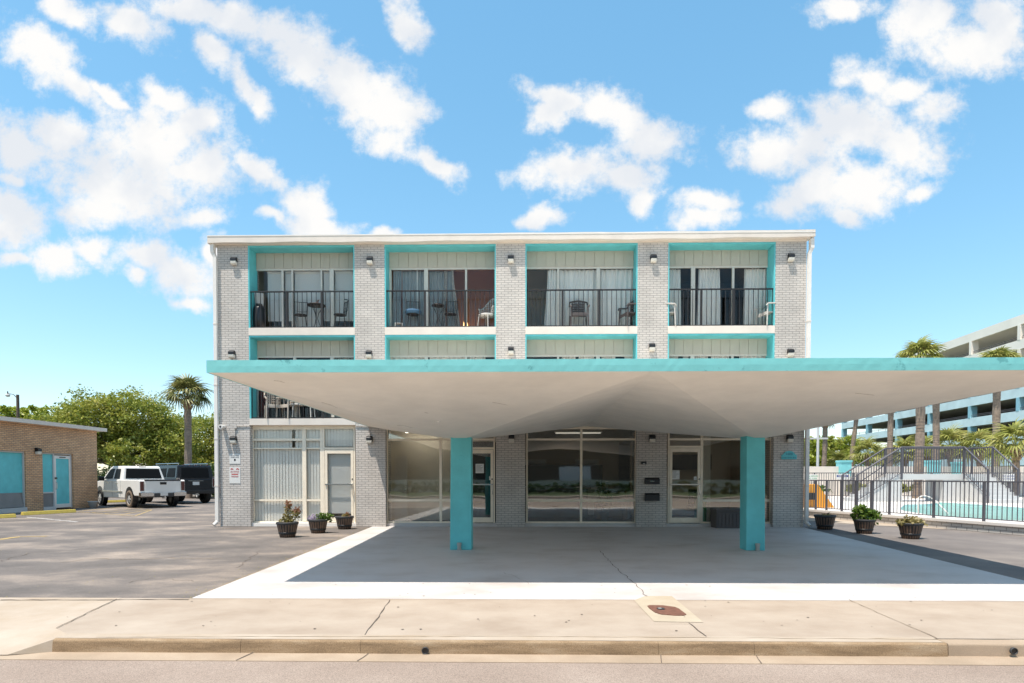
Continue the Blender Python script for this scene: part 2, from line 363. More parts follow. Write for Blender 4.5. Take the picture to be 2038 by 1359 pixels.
M['carwhite'] = mat('white_car_paint', (.76,.74,.70), .4, var=.03)
M['carblack'] = mat('black_car_paint', (.012,.013,.016), .22)
M['carred'] = mat('red_car_paint', (.16,.015,.012), .25)
M['carglass'] = mat('tinted_glass', (.012,.013,.014), .5, spec=.04)
M['tyre'] = mat('tyre', (.02,.018,.016), .85)
M['dustytyre'] = mat('dusty_tyre', (.16,.12,.085), .9)
M['chrome'] = mat('chrome', (.62,.62,.62), .18, metal=1)
M['alloy'] = mat('alloy_rim', (.50,.49,.47), .4, metal=.3)
M['tail'] = mat('smoked_red_lens', (.10,.03,.025), .2)
M['dark'] = mat('dark_grey', (.04,.04,.042), .6)
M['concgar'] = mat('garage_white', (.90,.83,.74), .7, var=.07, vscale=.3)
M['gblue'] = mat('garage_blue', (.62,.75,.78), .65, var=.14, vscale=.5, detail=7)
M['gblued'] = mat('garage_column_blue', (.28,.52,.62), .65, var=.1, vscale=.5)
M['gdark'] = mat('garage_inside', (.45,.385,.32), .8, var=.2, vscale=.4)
M['pool'] = mat('pool_tile', (.16,.52,.50), .25, var=.12, vscale=1.2)
M['poolwall'] = mat('pool_wall', (.55,.76,.72), .4)
M['slab'] = mat('pool_deck', (.66,.61,.56), .75, var=.06, vscale=.8)
M['pale'] = mat('pale_grey_wall', (.55,.55,.54), .7, var=.05)
M['palet'] = mat('aqua_box', (.20,.56,.58), .6, var=.08)
M['soil'] = mat('soil', (.05,.035,.025), .95)
M['plastic'] = mat('dark_plastic_chair', (.075,.06,.056), .5)
M['wplastic'] = mat('white_plastic', (.52,.49,.45), .5)
M['curt'] = mat('light_curtain', (.78,.77,.73), .85, var=.05)
M['curtg'] = mat('grey_sheer', (.30,.33,.33), .9, var=.15, vscale=3)
M['curtb'] = mat('patterned_curtain', (.44,.42,.38), .9, var=.55, vscale=38)
M['blind'] = mat('white_blind', (.76,.74,.69), .6)
def island_mat(name, col, amt):
    m = mat(name, col, .6); nt = m.node_tree; N = nt.nodes; L = nt.links; b = N['Principled BSDF']
    g = N.new('ShaderNodeNewGeometry'); mr = N.new('ShaderNodeMapRange'); L.new(g.outputs['Random Per Island'], mr.inputs[0]); mr.inputs[3].default_value = 1-amt; mr.inputs[4].default_value = 1
    v = N.new('ShaderNodeVectorMath'); v.operation = 'SCALE'; v.inputs[0].default_value = col; L.new(mr.outputs[0], v.inputs['Scale']); L.new(v.outputs[0], b.inputs['Base Color']); return m
M['vblind'] = island_mat('vertical_blind', (.86,.83,.76), .10)
M['roombeige'] = mat('room_beige', (.50,.42,.31), .8)
M['roombrown'] = mat('room_brown', (.50,.25,.16), .8)
M['roomdark'] = mat('room_dark', (.07,.065,.07), .8)
M['maroon'] = mat('maroon_wall', (.10,.02,.02), .7)
M['roomwhite'] = mat('room_white', (.74,.69,.60), .8)
M['paper'] = mat('paper', (.66,.65,.62), .7)
M['ink'] = mat('ink', (.02,.02,.03), .7)
M['redink'] = mat('red_ink', (.50,.05,.04), .7)
M['bluei'] = mat('blue_ink', (.03,.05,.22), .7)
M['greeni'] = mat('green_ink', (.05,.30,.08), .7)
M['lampw'] = mat('frosted_lens', (.66,.62,.54), .4)
M['rust'] = mat('rusty_iron', (.16,.07,.045), .8, var=.35, vscale=20, bump=.4)
M['orange'] = mat('orange_plastic', (.72,.30,.02), .5, var=.05)
M['pipe'] = mat('grey_pvc', (.36,.36,.33), .6, var=.1, vscale=12)
M['leaf'] = leafmat('oak_leaf', [(.065,.095,.015), (.20,.25,.035), (.40,.40,.07), (.62,.52,.18)])
M['leaflime'] = leafmat('lime_leaf', [(.14,.18,.02), (.32,.38,.04), (.52,.52,.10)])
M['palmleaf'] = leafmat('palm_leaf', [(.05,.065,.02), (.17,.18,.05), (.48,.42,.17)], .25)
M['palmleafy'] = leafmat('yellow_palm_leaf', [(.12,.15,.03), (.30,.31,.07), (.52,.45,.17)], .3)
M['herb'] = leafmat('herb_leaf', [(.05,.11,.015), (.14,.22,.03), (.36,.36,.08)])
M['herbred'] = leafmat('reddish_leaf', [(.10,.09,.03), (.30,.16,.08), (.50,.16,.12)])
M['herbdry'] = leafmat('dry_leaf', [(.08,.10,.02), (.24,.20,.06), (.42,.33,.14)])
M['flowerw'] = leafmat('pale_flower', [(.25,.18,.35), (.55,.45,.60), (.65,.62,.40)])
M['hedge'] = leafmat('hedge_leaf', [(.02,.04,.01), (.05,.09,.015), (.10,.14,.03)])
def stave_mat():
    m = bpy.data.materials.new('barrel_staves'); m.use_nodes = True; nt = m.node_tree; N = nt.nodes; L = nt.links
    b = N['Principled BSDF']; b.inputs['Roughness'].default_value = .55
    tc = N.new('ShaderNodeTexCoord'); sp = N.new('ShaderNodeSeparateXYZ'); L.new(tc.outputs['Object'], sp.inputs[0])
    at = N.new('ShaderNodeMath'); at.operation = 'ARCTAN2'; L.new(sp.outputs[1], at.inputs[0]); L.new(sp.outputs[0], at.inputs[1])
    mu = N.new('ShaderNodeMath'); mu.operation = 'MULTIPLY'; L.new(at.outputs[0], mu.inputs[0]); mu.inputs[1].default_value = 22
    sn = N.new('ShaderNodeMath'); sn.operation = 'SINE'; L.new(mu.outputs[0], sn.inputs[0])
    n = N.new('ShaderNodeTexNoise'); n.inputs['Scale'].default_value = 9; L.new(tc.outputs['Object'], n.inputs['Vector'])
    ad = N.new('ShaderNodeMath'); ad.operation = 'MULTIPLY_ADD'; L.new(sn.outputs[0], ad.inputs[0]); ad.inputs[1].default_value = .35; L.new(n.outputs['Fac'], ad.inputs[2])
    cr = N.new('ShaderNodeValToRGB'); L.new(ad.outputs[0], cr.inputs[0]); e = cr.color_ramp.elements
    e[0].position = .2; e[0].color = (.018,.013,.012,1); e[1].position = .75; e[1].color = (.15,.09,.06,1)
    L.new(cr.outputs[0], b.inputs['Base Color'])
    return m
M['stave'] = stave_mat()

# ------------------------------------------------------------------ the setting: ground, road, sidewalk
def sheet(name, pts, z, m, thick=0.0):
    mb = MB(); n = len(pts)
    mb.add([(x, y, z) for x, y in pts], [tuple(range(n))])
    o = mb.build(name, m); tag(o, kind='structure'); return o
RZ = -0.12
Yf = 17.9
SW0 = on_z(1041,1193).y            # back of the sidewalk
KB = 5.50                          # front top edge of the kerb
sheet('ground', [(-900,-900),(900,-900),(900,1500),(-900,1500)], -0.16, M['grass'])
sheet('road', [(-220,-8.5),(220,-8.5),(220,5.22),(-220,5.22)], RZ, M['road'])
mb = MB(); mb.box(-120, 120, 5.20, 5.52, RZ-.05, RZ+0.006); tag(mb.build('gutter', M['gutter']), kind='structure')
kx0 = on_z(105,1283).x; kx1 = on_z(1885,1283).x
# sidewalk slab
p_crack = [on_z(232,1193), on_z(165,1225), on_z(112,1251), on_z(75,1272,-.04), on_z(45,1290,-.08), on_z(14,1303,-.106)]
ka = on_y(105,1290,KB-.06).x
q0 = [(p_crack[0].x,SW0)] + [(p.x,p.y) for p in p_crack[1:3]] + [(ka,KB+.12)] + [(120,KB+.12),(120,SW0)]
mb = MB(); n_ = len(q0); mb.add([(x,y,0) for x,y in q0]+[(x,y,-.15) for x,y in q0], [tuple(range(n_))]+[(i,(i+1)%n_,n_+(i+1)%n_,n_+i) for i in range(n_)])
tag(mb.build('sidewalk', M['conc']), kind='structure')
vs = [tuple(p) for p in p_crack]; vs[0] = (vs[0][0], SW0, .002)
zm = [.001,-.012,-.045,-.075,-.095,-.109]; zl = [.002,-.02,-.06,-.085,-.10,-.109]
midc = [(v[0]-1.2, v[1], z) for v, z in zip(vs, zm)]; left = [(-40, v[1], z) for v, z in zip(vs, zl)]
mb = MB(); mb.add(vs+midc+left, [(i, i+1, 6+i+1, 6+i) for i in range(5)]+[(6+i, 6+i+1, 12+i+1, 12+i) for i in range(5)])
# kerb: rounded nose profile swept along x
def kerb(x0, x1, y_front, name, m, top=0.004, r=.028, sag=0.0):
    mb = MB(); prof = [(y_front+.15, -.14), (y_front+.15, top), (y_front+r*1.1, top)]
    for a in (30, 60, 90): prof.append((y_front + r - r*math.sin(R(a)), top - r + r*math.cos(R(a))))
    prof.append((y_front-.012, -.14))
    n = max(2, int((x1-x0)/.25)); k = len(prof); vs = []
    for i in range(n+1):
        x = x0 + (x1-x0)*i/n; j = random.uniform(-.004, .004)
        for (y, z) in prof: vs.append((x, y+j*(1 if z < 0 or y < y_front+.05 else 0), z + (random.uniform(-.003,.0) if z > -.05 else 0)))
    fs = [(i*k+q, (i+1)*k+q, (i+1)*k+q+1, i*k+q+1) for i in range(n) for q in range(k-1)]
    fs += [tuple(range(k)), tuple(reversed([n*k+q for q in range(k)]))]
    mb.add(vs, fs, False)
    o = mb.build(name, m); tag(o, kind='structure'); return o
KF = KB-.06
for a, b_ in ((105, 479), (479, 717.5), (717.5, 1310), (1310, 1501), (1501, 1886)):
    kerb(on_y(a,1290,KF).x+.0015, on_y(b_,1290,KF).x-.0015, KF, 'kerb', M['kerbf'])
kt = MB(); kt.box(ka+.01, on_y(1884,1290,KF).x-.01, KF+.03, KB+.125, -.004, .0062); tag(kt.build('sunlit_kerb_top', M['concl']), kind='structure')  # light concrete strip; its paler colour also paints in sun on the top
kerb(on_y(1888,1290,KF).x+.01, 60, KF+.015, 'kerb', M['gutter'], top=-.003, r=.02)
# kerb taper at the driveway
mbk = MB(); pc = [tuple(p) for p in p_crack]
mbk.add([(pc[2][0],pc[2][1],0.001),(ka,KB+.12,.001),(ka,KF+.02,-.004),(ka,KF-.012,-.118),pc[3],pc[4],pc[5]], [(0,1,4),(1,2,4),(2,5,4),(2,3,6,5)])
tag(mbk.build('kerb_taper', M['concl']), kind='structure')
o = mb.build('driveway', M['concl']); tag(o, kind='structure')

# left parking lot, right lot, apron
AP = [on_z(378,1192), on_z(562,1117), on_z(742,1050.3)]
apL0, apL1 = -4.08, -4.5
apR0, apR1 = 7.05, 8.25
def lerp(a, b, t): return a + (b-a)*t
sheet('left_parking_lot', [(-60,SW0),(apL0,SW0),(apL1,Yf+.1),(-4,Yf+.1),(-4,60),(-60,60)], -.004, M['asph'])
sheet('right_parking_lot', [(apR0,SW0),(60,SW0),(60,15.5),(12.5,15.8),(10.2,23.5),(9,30),(7.6,30),(7.6,Yf+.1),(apR1,Yf+.1)], -.004, M['asphr'])
sheet('apron', [(apL0,SW0),(apR0,SW0),(apR1,Yf+.1),(apL1,Yf+.1)], 0.002, M['apron'])
sheet('far_asphalt', [(-70,60),(9,60),(9,30),(7.6,30),(7.6,30.5),(-4,30.5),(-4,60)], -.02, M['asph'])
sheet('back_lot', [(9,30),(90,30),(90,75),(9,75)], -.03, M['asphr'])
# opposite side of the road
mb = MB(); mb.box(-120,120,-10.3,-8.5,-.2,0.0); tag(mb.build('far_sidewalk', M['conc']), kind='structure')
mb = MB(); mb.box(-120,120,-22,-10.3,-.2,-0.01); tag(mb.build('far_verge', M['grass']), kind='structure')
mb = MB(); mb.box(-120,120,-22.5,-40,-.2,-0.005); tag(mb.build('far_parking_lot', M['asph']), kind='structure')
mb = MB(); mb.box(-120,120,-1.62,-1.50,RZ,RZ+.004); mb.box(-120,120,-1.86,-1.74,RZ,RZ+.004); tag(mb.build('centre_line', M['yline']), kind='structure')

def strip(pts, w, z=0.006, jit=0.0):
    mb = MB(); P = []
    for a, b in zip(pts[:-1], pts[1:]):
        n = max(1, int((b-a).length/.12))
        for i in range(n): P.append(a.lerp(b, i/n))
    P.append(pts[-1]); vs = []
    for i, p in enumerate(P):
        d = (P[min(i+1,len(P)-1)] - P[max(i-1,0)]).normalized(); q = Vector((-d.y, d.x, 0))
        ww = w*random.uniform(.4,1.2) if jit else w
        c = p + q*random.uniform(-jit, jit)
        for s_ in (1,-1):
            e = c+q*ww*.5*s_; vs.append((e.x, e.y, z))
    mb.add(vs, [(2*i,2*i+1,2*i+3,2*i+2) for i in range(len(P)-1)])
    return mb
def jn(pxs, w, m, name, z=0.006, jit=.008, Z=0):
    o = strip([on_z(x, y, Z) for x, y in pxs], w, z, jit).build(name, m); tag(o, kind='structure'); return o
jn([(232,1193),(165,1225),(112,1251)], .012, M['crack'], 'sidewalk_crack', .008)
jn([(776,1194),(745,1240),(720,1270)], .012, M['crack'], 'sidewalk_joint')
jn([(1286,1242),(1380,1242)], .004, M['crackb'], 'sidewalk_joint')
jn([(1370,1240),(1390,1255),(1408,1270)], .012, M['crack'], 'sidewalk_joint')
jn([(1688,1193),(1770,1230),(1866,1271)], .010, M['crackb'], 'sidewalk_joint')
jn([(190,1270),(500,1268.5),(1000,1267.5),(1500,1271),(1866,1274)], .009, M['crackb'], 'kerb_joint', z=.009)
jn([(0,1194.5),(376,1193.5)], .03, M['crack'], 'lot_edge', .005, .012)
jn([(380,1193.2),(1280,1194.2),(2038,1196)], .004, M['gutter'], 'apron_edge', .006, .003)
jn([(378,1192),(470,1154),(562,1117),(650,1083),(742,1050.3)], .05, M['crackb'], 'apron_side_edge', -.001, .02)
jn([(1193,1096),(1225,1130),(1262,1160),(1286,1187)], .012, M['crack'], 'apron_crack', .006, .02)
jn([(1000,1140),(1030,1150),(1055,1163)], .006, M['crackb'], 'apron_crack', .006, .03)
for a, b_ in ((478,1302),(717,1305),(1308,1308),(1500,1308)):
    p = on_z(a, 1310, RZ); o = strip([Vector((p.x,5.20,0)), Vector((p.x+.05,5.46,0))], .012, RZ+.01, .006).build('gutter_joint', M['crack']); tag(o, kind='structure')
for px in (479, 717.5, 1310, 1501):
    x = on_y(px,1290,KF).x; mb = MB(); mb.box(x-.0014,x+.0014,KF+.006,KF+.1,-.115,-.008); tag(mb.build('kerb_joint', M['crack']), kind='structure')
jn([(0,1117),(60,1100),(130,1096),(210,1088)], .02, M['crack'], 'lot_crack', .001, .05)
jn([(120,1119),(170,1112),(260,1113),(330,1110),(440,1112)], .03, M['crackb'], 'lot_crack', .001, .09)
jn([(250,1160),(300,1150),(390,1156)], .012, M['crack'], 'lot_crack', .001, .05)
jn([(440,1052),(520,1050),(600,1051),(700,1050)], .05, M['crackb'], 'lot_crack', .0, .02)
jn([(520,1095),(470,1130)], .012, M['crack'], 'lot_crack', .001, .04)
mb = MB()
for _ in range(420):
    x = random.uniform(-12,-4.3); y = random.uniform(SW0, 17.6)
    if random.random() < .5: x = apL0 - abs(random.gauss(0,.12)) - (y-SW0)*.04
    r = random.uniform(.006,.02); mb.add([(x,y,.004),(x+r,y+r*.3,.004),(x+r*.6,y+r,.012)], [(0,1,2)])
tag(mb.build('fallen_leaves', M['herbdry']), kind='stuff')
# small chewing-gum spots and leaves on the walk
mb = MB()
for _ in range(70):
    x = random.uniform(-5,5.6); y = random.uniform(KB+.25, SW0+1.2); r = random.uniform(.006,.018); a0 = random.random()*6
    mb.add([(x+r*math.cos(a0+k*1.05)*random.uniform(.6,1.2), y+r*math.sin(a0+k*1.05)*random.uniform(.5,1), .0065) for k in range(6)], [tuple(range(6))])
tag(mb.build('pavement_spots', M['crack']), kind='stuff')
# drain holes in the kerb
for px, py, lab in ((847,1296,'small round drain hole in the kerb left of the middle of the photo'), (2014,1297,'small round drain hole in the kerb at the right edge')):
    p = on_y(px, py, KF)
    t = thing('kerb_drain', lab, 'drain', (p.x, KF-.010, p.z+.012), group='kerb drain holes')
    q = MB(); prof = [(.026,0),(.032,0),(.032,.02),(.026,.02),(.026,0)]
    q.lathe([(r, z) for r, z in prof], (0,0,0), 16, Matrix.Rotation(math.pi/2, 4, 'X')); q.build('pipe', M['dark'], t, origin=(0,0,0))
    q = MB(); q.cyl((0,.0,0),(0,-.012,0),.027,.027,16); q.build('opening', M['black'], t, origin=(0,0,0))
# water meter cover in its new concrete patch
q = MB(); pp = [on_z(*c) for c in ((1284,1186.5),(1337,1186.5),(1400,1239),(1302,1237.5),(1262,1195))]
q.add([(p.x,p.y,.004) for p in pp], [tuple(range(5))]); tag(q.build('concrete_patch', M['patch']), kind='structure')
t = thing('meter_cover', 'rusty oval water meter cover set in the sidewalk', 'utility cover', on_z(1327,1216.5))
pp = [on_z(1260+x/10.19, 1160+y/10.19) for x, y in ((290,480),(340,468),(600,472),(850,505),(930,540),(1080,655),(1030,675),(850,675),(560,650),(440,610),(330,530))]
q = MB(); n_ = len(pp); q.add([(p.x,p.y,.012) for p in pp]+[(p.x,p.y,.0) for p in pp], [tuple(range(n_))]+[(i,(i+1)%n_,n_+(i+1)%n_,n_+i) for i in range(n_)])
part(q, 'lid', M['rust'], t)
c = on_z(1315,1214); q = MB(); q.cyl((c.x,c.y,.012),(c.x,c.y,.02),.045,.045,14); part(q, 'cap', M['dark'], t)
q = MB(); q.cyl((c.x-.01,c.y,.02),(c.x-.01,c.y,.023),.02,.02,10); part(q, 'bolt', M['pipe'], t)

# ------------------------------------------------------------------ the motel building
def FX(px, py=760): return on_y(px, py, Yf).x
def FZ(py, px=1041): return on_y(px, py, Yf).z
Yw = Yf + .47
def WX(px, py=600): return on_y(px, py, Yw).x
def WZ(py, px=1041): return on_y(px, py, Yw).z
bld = thing('motel_building', 'three storey grey painted brick motel with teal balconies behind the canopy', 'building', (1.5, Yf, 0))
bays = [(496,707),(766.5,987),(1045.5,1268),(1328.5,1541)]
BX = [(FX(a), FX(b)) for a, b in bays]
XL, XR = FX(435.5), FX(1602)
ztop = FZ(484.5); zs3t, zs3b = FZ(650), FZ(665); zs2t, zs2b = FZ(832), FZ(845)
# piers
xs = [XL] + [v for b_ in BX for v in b_] + [XR]
for i in range(5):
    q = MB(); q.box(xs[2*i], xs[2*i+1], Yf, Yf+.75, 0, ztop); part(q, 'brick_pier', M['brick'], bld)
q = MB(); q.box(XL, XL+.25, Yf+.75, 30, 0, ztop); q.box(XR-.25, XR, Yf+.75, 30, 0, ztop); q.box(XL+.25, XR-.25, 29.75, 30, 0, ztop); part(q, 'side_wall', M['brick'], bld)
# roof fascia with slight waviness
q = MB(); n = 40; x0, x1 = FX(419,472), FX(1617,464)
vs = []
for i in range(n+1):
    t_ = i/n; x = lerp(x0, x1, t_); wz = .012*math.sin(i*1.3)+.01*math.sin(i*.37)
    zt = lerp(FZ(470.5), FZ(466.5), t_)+.5*wz; zb = lerp(FZ(484), FZ(480.5), t_)+wz
    vs += [(x, Yf-.19, zb), (x, Yf-.19, zt), (x, Yf+1.2, zt), (x, Yf-.02+.02, zb)]
fs = [(4*i+k, 4*i+(k+1)%4, 4*(i+1)+(k+1)%4, 4*(i+1)+k) for i in range(n) for k in range(4)] + [(0,1,2,3), (4*n+3,4*n+2,4*n+1,4*n)]
q.add(vs, fs); part(q, 'roof_fascia', M['cream'], bld)
q = MB(); q.box(XL, XR, Yf-.015, Yf+.6, ztop-.001, ztop+.13)
q.box(XL-.15, XR+.15, Yf+1.2, 30.2, ztop+.10, ztop+.2); part(q, 'roof', M['cream'], bld)
q = MB(); q.box(x0, x1, Yf-.20, Yf-.17, FZ(470.5)-.01, FZ(469)); part(q, 'roof_edge', M['white'], bld)
# floors slabs
for (zt, zb, nm) in ((zs3t, zs3b, 'floor_slab'), (zs2t, zs2b, 'floor_slab')):
    for (a, b_) in BX:
        q = MB(); q.box(a, b_, Yf-.012, Yf+.75, zb, zt); part(q, nm, M['cream'], bld)
    q = MB(); q.box(XL+.25, XR-.25, Yf+.75, 29.75, zb+.01, zt-.01); part(q, nm, M['roombeige'], bld)
# teal reveals, soffits, lintels
zb3 = ztop; zl3 = FZ(491.5)
for (a, b_) in BX:
    for (zt, zb) in ((ztop-.002, zs3t), (zs3b, zs2t)):
        q = MB(); q.box(a-.001, a+.035, Yf+.004, Yw+.1, zb+.002, zt-.002); part(q, 'reveal', M['teal'], bld)
        q = MB(); q.box(b_-.035, b_+.001, Yf+.004, Yw+.1, zb+.002, zt-.002); part(q, 'reveal', M['teal'], bld)
        q = MB(); q.box(a+.035, b_-.035, Yf+.004, Yw+.1, zt-.055, zt-.003); part(q, 'soffit', M['teal'], bld)
# upper windows
rooms3 = ['roombeige','roombrown','roombeige','roomdark']
def window_unit(parent, x0, x1, z0, z1, Y, verts, hors, fm, gm, head=.05, sill=.05, name='window'):
    q = MB(); d = .06
    q.box(x0, x1, Y, Y+d, z1-head, z1); q.box(x0, x1, Y, Y+d, z0, z0+sill)
    for (a, b_) in verts: q.box(a, b_, Y-.008, Y+d-.002, z0+sill, z1-head)
    for (a, b_, za, zb_) in hors: q.box(a, b_, Y-.004, Y+d-.004, za, zb_)
    fr = part(q, name, fm, parent)
    q = MB(); q.box(x0+.01, x1-.01, Y+.025, Y+.033, z0+.01, z1-.01); part(q, 'pane', gm, fr)
    return fr
vt3 = [[(505,510),(560,564),(580,583),(638,641),(656,664)],
       [(775,779),(844,852),(925.5,929.5)],
       [(1109,1113),(1187,1194.5),(1262,1266)],
       [(1375.5,1383.5),(1457,1461.5),(1530,1533)]]
vt2 = [[(508,511),(582,587),(656,663)],[(844,851),(925.5,929.5)],[(1109,1113),(1187,1194.5)],[(1375.5,1383.5),(1457,1461.5)]]
for i, (a, b_) in enumerate(BX):
    for fl in (3, 2):
        zf = zs3t if fl == 3 else zs2t
        zp1 = (ztop-.055) if fl == 3 else (zs3b-.055)
        zp0 = WZ(531) if fl == 3 else WZ(706)
        # boards above the glazing
        q = MB(); n = 11; wdt = (b_-a-.07)/n
        for k in range(n): q.box(a+.035+k*wdt+.006, a+.035+(k+1)*wdt-.006, Yw+.004, Yw+.05, zp0, zp1)
        q.box(a+.035, b_-.035, Yw+.02, Yw+.12, zp0-.004, zp1); part(q, 'wall_board', M['panel'], bld)
        vts = [(WX(p), WX(r)) for p, r in (vt3 if fl == 3 else vt2)[i]]
        window_unit(bld, a+.035, b_-.035, zf+.003, zp0-.004, Yw+.02, vts, [], M['frame'], M['glass'])
        # room behind
        q = MB(); zc = (ztop-.02) if fl == 3 else zs3b-.002; Yb = Yw+(1.7 if i in (1,2) else 3.0)
        q.box(a-.2, b_+.2, Yb, Yb+.05, zf, zc); q.box(a-.2, a-.15, Yw+.16, Yb, zf, zc); q.box(b_+.15, b_+.2, Yw+.16, Yb, zf, zc)
        if fl == 3: q.box(a-.2, b_+.2, Yw+.16, Yb, zc-.06, zc-.01)
        part(q, 'room', M[rooms3[i] if fl == 3 else 'roomdark'], bld)
# railings
def railing(i, zf, posts):
    a, b_ = BX[i]; a += .036; b_ -= .036; zr = zf + (FZ(575)-zs3t); y = Yf+.07
    q = MB(); q.box(a, b_, y-.022, y+.022, zr-.035, zr); q.box(a, b_, y-.012, y+.012, zf+.02, zf+.045)
    n = int((b_-a)/.137)
    for k in range(n+1):
        x = a+.02+(b_-a-.04)*k/n; q.box(x-.008, x+.008, y-.008, y+.008, zf+.045, zr-.035)
    r = part(q, 'railing', M['iron'], bld)
    for px in posts:
        x = FX(px, 610); q = MB(); q.box(x-.03, x+.03, y-.02, y+.02, zf+.0, zr-.035); part(q, 'post', M['iron'], r)
posts = [(569,639),(845,925),(1120,1193),(1397,1461)]
for i in range(4): railing(i, zs3t, posts[i]); railing(i, zs2t, posts[i])
# ground floor
Yg = Yf+.2
def GX(px, py=950): return on_y(px, py, Yg).x
def GZ(py, px=1041): return on_y(px, py, Yg).z
zgs = GZ(1041); zh = zs2b - .02
q = MB(); q.box(BX[0][0], BX[0][1], Yg-.14, Yf+.7, 0, GZ(1041)); part(q, 'sill', M['white'], bld)
for i in (1,2,3):
    q = MB(); q.box(BX[i][0], BX[i][1], Yg-.10, Yf+.7, 0, GZ(1041)); part(q, 'sill', M['apron'], bld)
for i, (a, b_) in enumerate(BX):
    q = MB(); q.box(a, b_, Yg-.02, Yf+.7, zs2b-.07, zs2b+.001); part(q, 'lintel', M['frame2'], bld)
zt_ = zs2b-.07
def hz(p, r, y0, y1): return (GX(p), GX(r), GZ(y1), GZ(y0))
f1 = [hz(505,602,872,876.5), hz(610,638,872,876.5), hz(505,602,890.5,893), hz(610,638,890.5,893), hz(505,602,994,997.5), hz(610,638,994,997.5)]
window_unit(bld, BX[0][0], GX(643), zgs, zt_, Yg, [(GX(500),GX(505)),(GX(602),GX(609.5)),(GX(637.5),GX(643))], f1, M['frame2'], M['glassb'])
window_unit(bld, GX(768), GX(920), zgs, zt_, Yg, [(GX(768),GX(772)),(GX(874.5),GX(879.5)),(GX(916),GX(920))], [hz(772,874.5,872.5,876.5), hz(879.5,916,872.5,876.5), hz(772,874.5,993.5,998), hz(879.5,916,993.5,998)], M['frame2'], M['glassg'])
window_unit(bld, GX(1047), GX(1267), zgs, zt_, Yg, [(GX(1047),GX(1050.5)),(GX(1154.5),GX(1159)),(GX(1263.5),GX(1267))], [hz(1050,1154.5,872.5,876.5), hz(1159,1264,872.5,876.5), hz(1050,1154.5,993.5,998), hz(1159,1264,993.5,998)], M['frame2'], M['glassg'])
window_unit(bld, GX(1397.5), GX(1538), zgs, zt_, Yg, [(GX(1397.5),GX(1399)),(GX(1533),GX(1538))], [hz(1399,1533,872.5,876.5), hz(1399,1533,993.5,998)], M['frame2'], M['glassg'])
def door(p0, p1, ytop, glassm, hinge_left=True, lit=True, trans=None):
    x0, x1 = GX(p0), GX(p1); zt = GZ(ytop)
    # outer frame and transom
    q = MB(); q.box(x0, x0+.045, Yg-.01, Yg+.07, zgs, zt_); q.box(x1-.045, x1, Yg-.01, Yg+.07, zgs, zt_); q.box(x0+.045, x1-.045, Yg-.008, Yg+.07, zt-.005, zt+.055)
    q.box(x0+.045, x1-.045, Yg-.003, Yg+.06, GZ(876.5) if trans else zt_-.03, GZ(872.5) if trans else zt_)
    fr = part(q, 'door_frame', M['frame2'], bld)
    q = MB(); q.box(x0+.02, x1-.02, Yg+.03, Yg+.038, zt+.03, zt_-.01); part(q, 'transom_pane', glassm, fr)
    a, b_ = x0+.055, x1-.055; t_ = .075
    q = MB(); q.box(a, a+t_, Yg-.012, Yg+.035, zgs+.02, zt-.015); q.box(b_-t_, b_, Yg-.012, Yg+.035, zgs+.02, zt-.015)
    q.box(a+t_, b_-t_, Yg-.011, Yg+.034, zt-.13, zt-.015); q.box(a+t_, b_-t_, Yg-.011, Yg+.034, zgs+.02, zgs+.17)
    d = part(q, 'door', M['frame2'], bld)
    q = MB(); q.box(a+t_-.01, b_-t_+.01, Yg+.008, Yg+.014, zgs+.16, zt-.12); part(q, 'pane', glassm, d)
    zm = GZ(964); q = MB(); q.box(a+.01, b_-.01, Yg-.045, Yg-.02, zm-.018, zm+.018); part(q, 'push_bar', M['chrome'], d)
    hx = b_-.03 if hinge_left else a+.03
    q = MB(); q.tube([(hx,Yg-.012,zm+.02),(hx,Yg-.07,zm+.0),(hx+.01,Yg-.07,zm-.28),(hx,Yg-.012,zm-.30)], .012); part(q, 'handle', M['chrome'], d)
    q = MB(); q.cyl((hx,Yg-.02,zm+.16),(hx,Yg-.005,zm+.16),.022,.022,12); part(q, 'lock', M['black'], d)
    return d
door(643.2, 707, 893.5, M['glassb'])
d2 = door(920.2, 985, 893.5, M['glassg'], trans=1)
d4 = door(1329, 1397, 891, M['glassg'], trans=1)
# ground floor rooms
gm = ['roomwhite','roomwhite','roombeige','roombeige']
for i, (a, b_) in enumerate(BX):
    Yb = Yg+[1.6, 1.5, 5.0, 4.2][i]
    q = MB(); q.box(a-.3, b_+.3, Yb, Yb+.05, 0, zs2b)
    if i < 2: q.box(a-.3, a-.25, Yf+.76, Yb, 0, zs2b); q.box(b_+.25, b_+.3, Yf+.76, Yb, 0, zs2b)
    if i == 3: q.box(b_+.25, b_+.3, Yf+.76, Yb, 0, zs2b)
    q.box(a-.3, b_+.3, Yf+.7, Yb, zs2b-.06, zs2b-.015); part(q, 'room', M[gm[i]], bld)
    q = MB(); q.box(a-.3, b_+.3, Yf+.7, Yb, .02, .08); part(q, 'room_floor', M['roomdark'], bld)
# conduits
q = MB(); q.tube([(FX(470,847),Yf-.02,FZ(847)),(FX(497,846),Yf-.02,FZ(846))],.012); q.tube([(FX(708,847),Yf-.02,FZ(847)),(FX(735,848),Yf-.02,FZ(848)),(FX(736,848),Yf-.02,FZ(868))],.014)
q.box(FX(466),FX(471),Yf-.04,Yf,FZ(852),FZ(847)); q.tube([(FX(467),Yf-.02,FZ(850)),(FX(467),Yf-.02,FZ(869))],.012)
part(q, 'conduit', M['brick'], bld)
